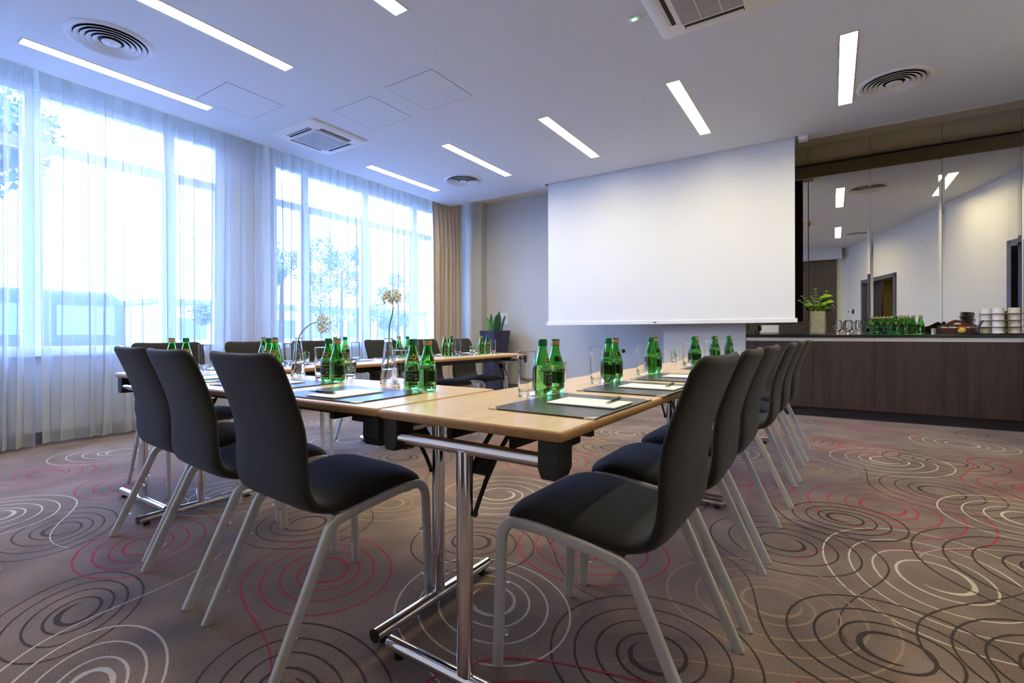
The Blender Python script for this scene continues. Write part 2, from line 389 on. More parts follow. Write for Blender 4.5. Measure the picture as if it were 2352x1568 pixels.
SP = [(0.35, 2.62, 'w', .44, 1, 1.35, 0.1), (-0.20, 2.69, 'd', .38, 1, 1.0, 0), (-0.17, 2.07, 't', .40, 1, 1.0, .3), (-0.47, 1.52, 'd', .34, 1, 1, 0),
      (0.25, 3.55, 'r', .44, 1, 1.2, 0.2), (0.37, 4.85, 'w', .42, 1, 1.2, 0), (-1.09, 1.52, 'w', .40, 1.0, .80, -.5), (-1.47, 1.89, 'd', .34, 1, 1, 0),
      (-1.74, 2.53, 'w', .40, 1, 1, 0), (-1.80, 1.32, 'r', .40, 1, .75, -.5), (-0.94, 2.12, 'r', .36, 1, 1, .2), (-2.21, 2.04, 't', .34, 1, 1, 0),
      (-2.29, 0.64, 'd', .34, 1, .65, -.5), (-1.75, 0.50, 'w', .42, 1, .6, -.5), (-1.28, 0.80, 'd', .38, 1, .7, -.3), (-2.73, 1.0, 'r', .40, 1, .75, -.4),
      (-3.31, .86, 'd', .38, 1, .7, -.4), (-3.90, .72, 'w', .42, 1, .8, -.3), (-4.75, 1.15, 'r', .42, 1, .9, 0), (-3.86, 1.43, 'r', .38, 1, 1, 0),
      (-5.1, 1.7, 'w', .42, 1, 1.1, 0), (-3.13, 1.69, 'w', .40, 1, 1, 0), (-2.35, 1.58, 'd', .36, 1, 1, 0), (-1.73, 4.77, 'w', .40, 1, 1, 0),
      (-1.85, 3.44, 'r', .40, 1, 1, 0), (0.30, 6.33, 'r', .40, 1, 1, 0), (0.98, 5.90, 'w', .44, 1, 1, 0), (-0.14, 4.27, 't', .34, 1, 1, 0),
      (0.55, 4.05, 'd', .40, 1, 1.2, 0), (0.90, 3.72, 'w', .42, 1, 1.1, 0), (0.78, 2.98, 'd', .42, 1, 1.2, 0), (0.16, 1.94, 'd', .36, 1, 1, 0),
      (0.60, 2.05, 'd', .38, 1, 1, 0), (-3.85, 3.06, 'w', .40, 1, 1, 0), (-4.9, 3.6, 'w', .4, 1, 1, 0), (-2.95, 2.85, 'd', .38, 1, 1, 0),
      (-3.4, 2.4, 'r', .38, 1, 1, 0), (-2.5, 3.5, 'r', .38, 1, 1, 0), (-4.4, 2.3, 'd', .38, 1, 1, 0), (-4.2, 0.35, 'd', .4, 1, .8, 0), (-1.0, 3.0, 'd', .36, 1, 1, 0),
      (-1.6, 4.1, 'd', .36, 1, 1, 0), (-0.55, 3.6, 'r', .36, 1, 1, 0), (-0.75, 4.5, 'w', .38, 1, 1, 0), (-2.4, 4.3, 'w', .38, 1, 1, 0), (-3.2, 3.7, 'd', .38, 1, 1, 0),
      (-1.1, 5.4, 'r', .38, 1, 1, 0), (-2.1, 5.5, 'd', .38, 1, 1, 0), (-3.0, 5.0, 'r', .38, 1, 1, 0), (-0.3, 5.4, 'd', .38, 1, 1, 0), (0.15, 5.3, 'r', .38, 1, 1, 0),
      (1.3, 5.1, 'r', .4, 1, 1, 0), (0.75, 5.0, 'd', .4, 1, 1, 0), (1.1, 4.4, 'r', .4, 1, 1, 0), (1.35, 6.5, 'd', .4, 1, 1, 0), (-0.5, 6.4, 't', .38, 1, 1, 0), (-1.5, 6.4, 'w', .38, 1, 1, 0),
      (-2.7, 6.3, 'r', .4, 1, 1, 0), (-3.8, 6.3, 'd', .4, 1, 1, 0), (-4.6, 5.3, 'r', .4, 1, 1, 0), (-4.7, 4.4, 'd', .4, 1, 1, 0), (-3.7, 5.2, 'w', .4, 1, 1, 0), (-4.0, 4.2, 'r', .4, 1, 1, 0),
      (0.5, 1.5, 'w', .4, 1, 1, 0), (-.6, .9, 'r', .4, 1, 1, 0), (0.05, 3.2, 'd', .3, 1, 1, 0), (-5.0, .3, 'w', .4, 1, 1, 0), (-5.2, 2.6, 'r', .4, 1, 1, 0), (-3.1, .25, 't', .4, 1, 1, 0)]
for i, (x, y, c, R, ex, ey, rot) in enumerate(SP):
    rr = random.Random(i * 13 + 5)
    spiral(x, y, c, R * 1.14, ex, ey, rot, hand=-1 if i % 3 else 1, start=rr.uniform(0, 6.28), drift=(rr.uniform(-.06, .06), rr.uniform(-.05, .05)))
struct(fl, 'floor', ['carpet', 'c_white', 'c_red', 'c_dark', 'c_tan'], fix=False)

# window wall
WIN = [('window_1', -0.30, 3.05, [(-0.30, 0.20), (0.20, 1.39), (1.39, 2.50), (2.50, 3.05)]),
       ('window_2', 3.70, 6.88, [(3.70, 4.18), (4.18, 5.25), (5.25, 6.34), (6.34, 6.88)])]
ZS = 0.84; ZT = 3.26
mb = MB()
x0, x1 = XW - 0.22, XW
mb.box(x0, x1, YB - .2, YM + .2, 0, ZS); mb.box(x0, x1, YB - .2, YM + .2, ZT, ZR)
prev = YB - .2
for n, a, b, fr in WIN: mb.box(x0, x1, prev, a, ZS, ZT); prev = b
mb.box(x0, x1, prev, YM + .2, ZS, ZT)
struct(mb, 'wall_left', 'wall_w')
for n, a, b, fr in WIN:
    f = MB(); gx0, gx1 = XW - 0.09, XW - 0.02
    for (p, q) in fr:
        zt = 2.755
        for (z0, z1) in ((ZS, zt), (zt, ZT)):
            e = 0.072 if (z0, z1) == (ZS, zt) else 0.055
            eb = 0.045
            f.box(gx0, gx1, p, p + e, z0, z1); f.box(gx0, gx1, q - e, q, z0, z1)
            f.box(gx0, gx1, p + e, q - e, z0, z0 + (eb if z0 > 1 else .05)); f.box(gx0, gx1, p + e, q - e, z1 - eb, z1)
    f.box(XW - 0.02, XW + 0.10, a - .03, b + .03, ZS - 0.035, ZS)
    wo = struct(f, n, 'frame')
    g = MB(); g.box(XW - 0.058, XW - 0.054, a + .03, b - .03, ZS + .03, ZT - .03)
    g.build('pane', 'glass_pane', wo)
mb = MB(); mb.box(XW, XW + 0.015, YB, YM, 0, 0.10); struct(mb, 'baseboard_left', 'base')

# far wall, pillar, pier
mb = MB(); mb.box(XW - .2, -0.9, YM, YM + .2, 0, ZR); mb.box(-0.93, 2.9, YM + 0.012, YM + .2, 0, ZR)
struct(mb, 'wall_far', 'wall')
mb = MB(); mb.box(XW - .1, -5.575, 7.50, YM + .05, 0, ZR + .02); struct(mb, 'wall_pillar', 'wall')
mb = MB(); mb.box(-1.985, -0.935, 6.95, YM + .05, 0, ZR + .02); struct(mb, 'wall_pier', 'wall')
mb = MB(); mb.box(-5.575, -1.985, YM - .015, YM, 0, 0.08); mb.box(-5.59, -5.56, 7.485, YM, 0, .08); mb.box(-2.0, -.935, 6.935, 6.95, 0, .08)
struct(mb, 'baseboard_far', 'base')

# right wall with two doorways
mb = MB(); wt = 0.12
DO = []
def seg_pts(p, q, t): return (p[0] + (q[0] - p[0]) * t, p[1] + (q[1] - p[1]) * t)
def wall_piece(m_, p, q, z0, z1, t=wt):
    d = Vector((q[0] - p[0], q[1] - p[1], 0)); n = Vector((-d.y, d.x, 0)).normalized() * t   # outward (right) side
    a, b = Vector((p[0], p[1], 0)), Vector((q[0], q[1], 0))
    vs = [a, b, b + n, a + n]
    vs = [Vector((v.x, v.y, z)) for z in (z0, z1) for v in vs]
    m_.add(vs, [(0, 1, 2, 3), (4, 7, 6, 5), (0, 4, 5, 1), (1, 5, 6, 2), (2, 6, 7, 3), (3, 7, 4, 0)], False)
for i in range(len(WALL_R) - 1):
    p, q = WALL_R[i], WALL_R[i + 1]
    door = {0: (0.48, 0.995), 4: (0.01, 0.99)}.get(i)
    if door:
        a, b = seg_pts(p, q, door[0]), seg_pts(p, q, door[1])
        wall_piece(mb, p, a, 0, ZR + .01); wall_piece(mb, b, q, 0, ZR + .01); wall_piece(mb, a, b, 2.30, ZR + .01)
        DO.append((a, b))
    else: wall_piece(mb, p, q, 0, ZR + .01)
struct(mb, 'wall_right', 'wall_w')
for k, (a, b) in enumerate(DO):
    d = Vector((b[0] - a[0], b[1] - a[1], 0)); L = d.length; d.normalize(); n = Vector((-d.y, d.x, 0)); Z = Vector((0, 0, 1)); A = Vector((a[0], a[1], 0))
    f = MB(); fw = 0.09
    for s0 in (0, L - fw): f.obox(A + d * (s0 + fw / 2) + n * 0.04 + Z * 1.16, d, n, Z, fw / 2, 0.07, 1.16)
    f.obox(A + d * (L / 2) + n * 0.04 + Z * 2.275, d, n, Z, L / 2, 0.07, 0.045)
    dm = struct(f, 'door_%d' % (k + 1), 'door_f')
    r = MB(); r.obox(A + d * (L / 2) + n * (0.9) + Z * 1.14, d, n, Z, L / 2 + .25, 0.02, 1.2)
    r.obox(A + d * (-0.25) + n * .5 + Z * 1.14, d, n, Z, 0.02, 0.40, 1.2); r.obox(A + d * (L + .25) + n * .5 + Z * 1.14, d, n, Z, .02, .40, 1.2)
    r.cur = 1; r.obox(A + d * (L / 2) + n * .5 + Z * 2.35, d, n, Z, L / 2 + .27, 0.42, .02)
    r.build('hallway_recess', ['olive', 'ceiling'], dm)
    r = MB(); r.obox(A + d * (L / 2) + n * .5 + Z * 2.325, d, n, Z, .10, .10, .004); r.build('hallway_fill_panel', 'lamp', dm)  # added glowing panel, unseen, only there to brighten the dark recess
    lf = MB()
    if k == 1: lf.obox(A + d * (L * 0.76) + n * 0.14 + Z * 1.12, d, n, Z, L * 0.235 - fw, 0.02, 1.11)
    else: lf.obox(A + d * (L / 2) + n * 0.14 + Z * 1.12, d, n, Z, L / 2 - fw, 0.02, 1.11)
    lf.build('door_leaf', 'wenge', dm)
# back wall (behind the camera) with dropped beam and dark panel
mb = MB(); mb.box(XW - .2, 0.6, YB - .2, YB, 0, ZR); struct(mb, 'wall_back', 'wall_w')
mb = MB(); mb.box(XW, 0.22, YB, -0.56, 3.02, ZC + .01); struct(mb, 'trim_3', 'ceiling')
pan = MB(); pan.box(-1.3, 0.10, YB, YB + .06, 0, 3.02)
o = struct(pan, 'door_3', 'wenge')
# projector screen slot lining
mb = MB()
mb.box(-3.80, -0.24, 6.62, 6.625, ZC, 3.45); mb.box(-3.80, -.24, 6.755, 6.76, ZC, 3.45); mb.box(-3.80, -.24, 6.62, 6.76, 3.44, 3.45)
mb.box(-3.80, -3.795, 6.62, 6.76, ZC, 3.45); mb.box(-.245, -.24, 6.62, 6.76, ZC, 3.45)
mb.box(-3.80, -3.72, 6.62, 6.76, ZC - .004, ZC + .01)
struct(mb, 'trim_4', 'white')

# ---------------------------------------------------------------- ceiling things
def lamp_mesh():
    t = thing('ceiling_lamp', '', 'lamp')
    f = MB(); H = 0.695
    a, b = LW, H
    f.box(-a, a, -b, b, 0.055, 0.06)
    for s_ in (-1, 1):
        f.box(s_ * a - .0015, s_ * a + .0015, -b, b, -0.003, 0.06); f.box(-a, a, s_ * b - .0015, s_ * b + .0015, -0.003, 0.06)
        f.box(min(s_ * a, s_ * (a + .008)), max(s_ * a, s_ * (a + .008)), -b - .008, b + .008, -0.003, 0)
        f.box(-a, a, min(s_ * b, s_ * (b + .008)), max(s_ * b, s_ * (b + .008)), -0.003, 0)
    f.build('lamp_frame', 'alu', t)
    d = MB(); d.box(-a + .004, a - .004, -b + .004, b - .004, 0.018, 0.022); d.build('diffuser', 'lamp', t)
    return t
L0 = lamp_mesh()
lamp_lab = ['long lit ceiling strip nearest the window over the far end of the room', 'lit ceiling strip second from the window in the far row, by the round vent',
            'middle lit ceiling strip of the far row, between two others above the screen', 'lit ceiling strip in the far row above the right part of the screen',
            'steep lit ceiling strip left of the right-hand round vent', 'lit ceiling strip cut by the right edge of the picture',
            'long lit ceiling strip closest to the sheer curtains and the near round vent', 'long lit ceiling strip cut by the top edge, second from the near curtains',
            'ceiling strip of which only a tip shows at the top edge, centre', 'lit near-row ceiling strip left of the top ceiling air conditioner', 'lit ceiling strip above the camera, seen only in the mirror']
for i, (x, y0, y1) in enumerate(lamps):
    if i == 0: L0.location = (x, (y0 + y1) / 2, ZC); L0['label'] = lamp_lab[0]; L0['group'] = 'recessed ceiling strip lamps'; o = L0
    else: dup(L0, lamp_lab[i], (x, (y0 + y1) / 2, ZC))

def vent():
    t = thing('ceiling_vent', '', 'air vent', group='round ceiling air vents')
    f = MB(); f.lathe([(0.232, -0.004), (0.262, -0.014), (0.285, -0.004), (0.287, 0.0)], n=48); f.build('rim', 'vent', t)
    f = MB(); f.lathe([(0.001, -0.0015), (0.25, -0.0015)], n=40); f.build('dark_duct', 'dark', t)
    for k, r in enumerate([0.20, 0.163, 0.126, 0.089]):
        f = MB(); f.lathe([(r - .006, -0.003), (r + .010, -0.013), (r + .024, -0.019), (r + .027, -0.017), (r + .012, -0.010), (r - .004, -0.002)], n=48)
        f.build('ring', 'vent', t)
    f = MB(); f.lathe([(0.062, -0.014), (0.045, -0.022), (0.012, -0.024), (0.010, -0.028), (0.001, -0.028)], n=30); f.build('center_cone', 'vent', t)
    return t
V0 = vent(); V0.location = (-4.735, 1.52, ZC); V0['label'] = 'round ceiling vent at the upper left, between two long light strips'
dup(V0, 'small-looking round ceiling vent above the beige curtain, far left corner', (-4.63, 5.78, ZC))
dup(V0, 'round ceiling vent right of the steep light strip, before the mirrors', (0.475, 5.69, ZC))
dup(V0, 'round ceiling vent above the camera, seen only as a mirror reflection', (0.50, 1.45, ZC))

def ac_unit(s=0.39):
    t = thing('ceiling_air_conditioner', '', 'air conditioner', group='cassette air conditioners in the ceiling')
    p = MB()
    def sq(h, z, r): 
        o_ = []
        for k, (sx, sy) in enumerate([(1, 1), (-1, 1), (-1, -1), (1, -1)]):
            o_ += [(sx * (h - r) + r * math.cos(PI / 2 * k + PI / 2 * i / 4), sy * (h - r) + r * math.sin(PI / 2 * k + PI / 2 * i / 4), z) for i in range(5)]
        return o_
    p.rings([sq(s, 0, .04), sq(s, -0.012, .04), sq(s - .045, -0.034, .03)], cap0=False, cap1=True)
    p.build('panel', 'ac_w', t)
    for k in range(4):
        rot = Matrix.Rotation(PI / 2 * k, 4, 'Z')
        m_ = MB(); m_.box(-0.20, 0.20, 0.245, 0.300, -0.0355, -0.0335); m_.xf(rot); q = m_.build('slot', 'dark', t)
        m_ = MB(); m_.obox((0, .280, -.036), Vector((1, 0, 0)), Vector((0, .94, -.34)), Vector((0, .34, .94)), .195, .018, .0012); m_.xf(rot); m_.build('flap', 'ac_w', q)
    g = MB(); g.box(-.225, .225, -.225, .225, -0.046, -0.036); g.cur = 1
    for i in range(26):
        y = -.205 + .41 * i / 25; g.box(-.205, .205, y - .0035, y + .0035, -0.0475, -0.0455)
    g.cur = 0
    for x in (-.07, .07): g.box(x - .003, x + .003, -.205, .205, -.049, -.046)
    g.build('intake_grille', ['ac_w', 'base'], t)
    return t
A0 = ac_unit(); A0.location = (-5.01, 3.60, ZC); A0['label'] = 'white square ceiling air conditioner above the curtained windows'
dup(A0, 'cream square ceiling air conditioner cut by the top edge of the picture', (-0.71, 3.48, ZC))
# small indicator box
t = thing('indicator_light', 'small square ceiling box with a glowing green light, beside the cut-off air conditioner', 'indicator light', (-1.205, 3.49, ZC))
m_ = MB(); m_.box(-.045, .045, -.03, .03, -.012, 0); m_.build('housing', 'plastic_w', t, bevel=.004)
m_ = MB(); m_.box(-.016, .016, -.008, .008, -.016, -.011); m_.build('green_light', 'led', t)
# access hatches
for (x0, x1, y0, y1, lab) in [(-5.19, -4.62, 2.34, 2.89, 'flush ceiling access hatch between the long light strip and the air conditioner'),
                              (-3.49, -2.91, 3.20, 3.76, 'flush diamond-looking ceiling access hatch nearest the middle of the room'),
                              (-4.31, -3.73, 3.24, 3.79, 'faint flush ceiling access hatch right of the white air conditioner')]:
    t = thing('ceiling_hatch', lab, 'access hatch', ((x0 + x1) / 2, (y0 + y1) / 2, ZC), group='flush ceiling hatches')
    a, b = (x1 - x0) / 2, (y1 - y0) / 2
    m_ = MB(); m_.box(-a, a, -b, b, -.0015, 0); m_.build('hatch_panel', 'ceiling', t)
    g = MB(); e = .0035
    for s_ in (-1, 1): g.box(s_ * a - e / 2, s_ * a + e / 2, -b, b, -.0018, 0); g.box(-a, a, s_ * b - e / 2, s_ * b + e / 2, -.0018, 0)
    g.build('joint_line', 'base', t)
# ---------------------------------------------------------------- projection screen
t = thing('projection_screen', 'large white pull-down projection screen hanging in front of the grey wall', 'projection screen', (-2.03, 6.70, 1.13))
m_ = MB(); m_.box(-1.66, 1.66, -.001, .0, .05, 2.30); m_.cur = 1; m_.box(-1.66, 1.66, .0003, .0018, .05, 2.30)
m_.build('screen_fabric', ['screen', 'screen_b'], t)
m_ = MB(); m_.box(-1.685, 1.685, -.014, .014, 0, .052); m_.build('bottom_bar', 'white', t, bevel=.004)
m_ = MB(); m_.box(-.022, .022, -.0165, -.0145, .017, .030); m_.build('badge', 'dark', t, bevel=.001)
m_ = MB(); m_.cyl((-1.70, 0, 2.27), (1.70, 0, 2.27), .028); m_.build('roller_tube', 'white', t)
m_ = MB(); m_.box(1.70, 1.79, -.06, .05, 2.13, 2.17); m_.build('end_bracket', 'white', t)

# ---------------------------------------------------------------- mirrors above the sideboard
edges = [-0.93, -0.27, 0.402, 1.09, 1.762, 2.45]
mlab = ['narrow-looking tall mirror panel half hidden behind the projection screen', 'tall mirror panel behind the concrete vase and the goblets', 'tall mirror panel behind the green bottle cluster',
        'tall mirror panel behind the tea box', 'tall mirror panel at the right edge of the picture']
for i in range(5):
    a, b = edges[i] + .002, edges[i + 1] - .002
    t = thing('mirror_panel', mlab[i], 'mirror', (a, YM - .004, 0.99), group='mirror panels above the sideboard')
    W = b - a; H = ZR - .99; e = 0.028; s_ = 0.0011
    m_ = MB(); m_.add([(e, -s_, e), (W - e, -s_, e), (W - e, -s_, H - e), (e, -s_, H - e)], [(0, 1, 2, 3)], False)
    m_.build('mirror_face', 'mirror', t, fix=False)
    m_ = MB(); P = [(0, 0, 0), (W, 0, 0), (W, 0, H), (0, 0, H), (e, -s_, e), (W - e, -s_, e), (W - e, -s_, H - e), (e, -s_, H - e)]
    m_.add(P, [(0, 1, 5, 4), (1, 2, 6, 5), (2, 3, 7, 6), (3, 0, 4, 7)], False)
    m_.build('bevelled_edge', 'mirror', t, fix=False)

# ---------------------------------------------------------------- sideboard
ce = [-0.93, -0.80, -0.20, 0.40, 1.00, 1.60, 2.20]
clab = ['narrow dark wood filler cabinet at the left end of the sideboard', 'dark wood cabinet behind the backs of the far chairs', 'dark wood cabinet under the concrete vase and goblets',
        'dark wood cabinet under the green bottle cluster', 'dark wood cabinet under the tea box and coffee cups', 'dark wood cabinet beyond the right edge, end of the sideboard']
for i in range(6):
    a, b = ce[i], ce[i + 1]
    t = thing('sideboard_cabinet', clab[i], 'cabinet', ((a + b) / 2, 7.0, 0), group='sideboard cabinets')
    h = (b - a) / 2
    m_ = MB(); m_.box(-h, h, -.05, .62, .117, .952); m_.build('body', 'wenge', t)
    m_ = MB(); m_.box(-h + .0015, h - .0015, -.072, -.052, .117, .908); m_.build('door', 'wenge', t)
    m_ = MB(); m_.box(-h + .0015, h - .0015, -.062, -.052, .913, .950); m_.box(-h + .0015, h - .0015, -.072, -.062, .908, .918)
    m_.build('grip_strip', 'alu', t)
    m_ = MB(); m_.box(-h, h, -.015, .60, 0, .117); m_.build('plinth', 'blackm', t)
m_ = MB(); m_.box(-0.932, 2.22, 6.92, YM - .006, .954, .985)
tag(m_.build('worktop', 'worktop', bevel=.002), 'long polished black worktop along the top of the sideboard', 'worktop')

# sockets on the side of the pier
for (y, lab, fat) in [(7.12, 'beige wall socket plate with plug on the pier side, nearer the room', 0), (7.45, 'beige wall socket plate with bulky plug on the pier side, nearer the mirror', 1)]:
    t = thing('wall_socket', lab, 'socket', (-0.9345, y, 1.07), group='sockets beside the sideboard')
    m_ = MB(); m_.box(0, .010, -.13, .13, -.075, .10); m_.build('plate', 'plug', t, bevel=.003)
    m_ = MB(); m_.box(.010, .045 + .03 * fat, -.05, .05, -.035, .05); m_.build('plug', 'plug', t, bevel=.012)
# switches on the far wall
for (z, n, lab) in [(1.35, 3, 'upper white triple light switch above the snake plant'), (1.23, 2, 'lower white switch plate right behind the snake plant')]:
    t = thing('light_switch', lab, 'light switch', (-5.19, YM, z), group='switch plates by the planter')
    m_ = MB(); m_.box(-.125, .125, -.010, 0, -.050, .050); m_.build('plate', 'plastic_w', t, bevel=.003)
    for k in range(3):
        m_ = MB(); m_.box(-.115 + .078 * k, -.115 + .078 * k + .072, -.014, -.009, -.040, .040); m_.build('rocker', 'plastic_w', t, bevel=.002)
t = thing('cable_outlet', 'small round black cable outlet low on the grey wall below the screen', 'cable outlet', (-2.84, YM, .72))
m_ = MB(); m_.lathe([(.001, 0), (.030, 0), (.030, .012), (.020, .018), (.001, .018)], n=20); m_.xf(Matrix.Rotation(PI / 2, 4, 'X')); m_.build('cover', 'dark', t)
# things on the curved wall, seen in the mirror
p, q = Vector((0.62, 0.24, 0)), Vector((0.36, -0.60, 0)); dd = (q - p).normalized(); nn = Vector((dd.y, -dd.x, 0))
ang = math.atan2(dd.y, dd.x)
for (nm, lab, cat, dist, z, hw, hh, m1) in [('thermostat', 'white wall thermostat with blue display, reflected above the goblets', 'thermostat', .82, 1.56, .045, .085, 'plastic_w'),
                                   ('wall_switch', 'dark square wall switch, reflected above the goblets', 'light switch', .54, 1.57, .055, .055, 'green_sw'),
                                   ('wall_plate', 'white double wall plate, reflected between the goblets', 'socket', .63, 1.34, .08, .05, 'plastic_w')]:
    c = p + dd * dist + nn * .002
    t = thing(nm, lab, cat, (c.x, c.y, z), ang)
    m_ = MB(); m_.box(-hw, hw, -.016, 0, -hh, hh); m_.build('plate', m1, t, bevel=.003)
    m_ = MB(); m_.box(-hw * .6, hw * .6, -.019, -.015, -hh * .1, hh * .5); m_.build('display' if nm == 'thermostat' else 'rocker', 'navy' if nm == 'thermostat' else m1, t)
# ---------------------------------------------------------------- curtains
def curtain(name, label, cat, mname, y0, y1, xc, z0, z1, pitch, amp, seed, head=0.11, omega=0.30, hang=0.0, thick=False, group=None, edge_pull=0.0):
    r = random.Random(seed); n = max(3, int((y1 - y0) / pitch)); N = n * 22
    amps = [amp * r.uniform(0.45, 1.25) for _ in range(n + 2)]; amps2 = [amp * r.uniform(0.45, 1.25) for _ in range(n + 2)]
    shf = [r.uniform(-.22, .22) * pitch for _ in range(n + 2)]; dr = [r.uniform(-.25, .25) * pitch for _ in range(n + 2)]
    zs = [z1, z1 - .03, z1 - head, z1 - head - .06, z1 - head - .16, z1 - head - .4] + [z1 - head - .4 - (z1 - head - .4 - z0 - .06) * k / 7 for k in range(1, 8)] + [z0 + .03, z0]
    rs = []
    for z in zs:
        row = []
        t = (z1 - z) / (z1 - z0)
        if z > z1 - head - .01: q = 0.22
        else: q = min(1.0, 0.30 + (z1 - head - z) * 1.1)
        pinch = math.exp(-((z - (z1 - head)) / .05) ** 2)
        for i in range(N + 1):
            u = i / N * n; k = min(int(u), n - 1); fr = u - k
            a = amps[k] * (1 - fr) + amps[k + 1] * fr; b = amps2[k] * (1 - fr) + amps2[k + 1] * fr
            am = a * (1 - t) + b * t; s_ = (shf[k] * (1 - fr) + shf[k + 1] * fr) * q; d = (dr[k] * (1 - fr) + dr[k + 1] * fr) * t
            ph = 2 * PI * u
            y = y0 + u * pitch * ((y1 - y0) / (n * pitch)) + s_ + d - omega * pitch * q * (1 - .5 * pinch) * math.sin(2 * ph) * .5
            x = xc + am * q * (math.cos(ph) + .18 * math.sin(2.0 * ph + k)) + hang * t * t + edge_pull * 0
            row.append((x, y, z))
        rs.append(row)
    m_ = MB(); m_.rings(rs, False, False, False)
    o = m_.build(name, mname, fix=False)
    h_ = MB(); h_.rings([[(x + .006, y, z) for x, y, z in row] for row in rs[:3]], False, False, False); h_.build('header_tape', mname, o, fix=False)
    if thick:
        md = o.modifiers.new('thick', 'SOLIDIFY'); md.thickness = .004
    return tag(o, label, cat, group)
curtain('sheer_curtain', 'white sheer curtain gathered at the far left edge of the picture', 'curtain', 'sheer', -0.75, 1.335, -5.90, .02, ZR - .02, .10, .050, 3, group='sheer window curtains')
curtain('sheer_curtain', 'wide white sheer curtain over the nearer window, left half of the picture', 'curtain', 'sheer', 1.37, 3.44, -5.93, .03, ZR - .02, .150, .052, 8, group='sheer window curtains')
curtain('sheer_curtain', 'white sheer curtain over the farther window, beside the beige drape', 'curtain', 'sheer', 3.50, 6.40, -5.92, .03, ZR - .02, .140, .048, 21, group='sheer window curtains')
curtain('drape', 'beige lined drape gathered at the far end of the windows, beside the pillar', 'curtain', 'drape', 6.47, 7.28, -5.90, .02, ZR - .03, .115, .060, 5, head=.09, omega=.35, thick=True)
m_ = MB(); m_.box(XW + .20, XW + .24, YB, 7.4, ZR - .02, ZR); m_.box(XW + .27, XW + .31, YB, 7.4, ZR - .02, ZR)
struct(m_, 'trim_5', 'white')

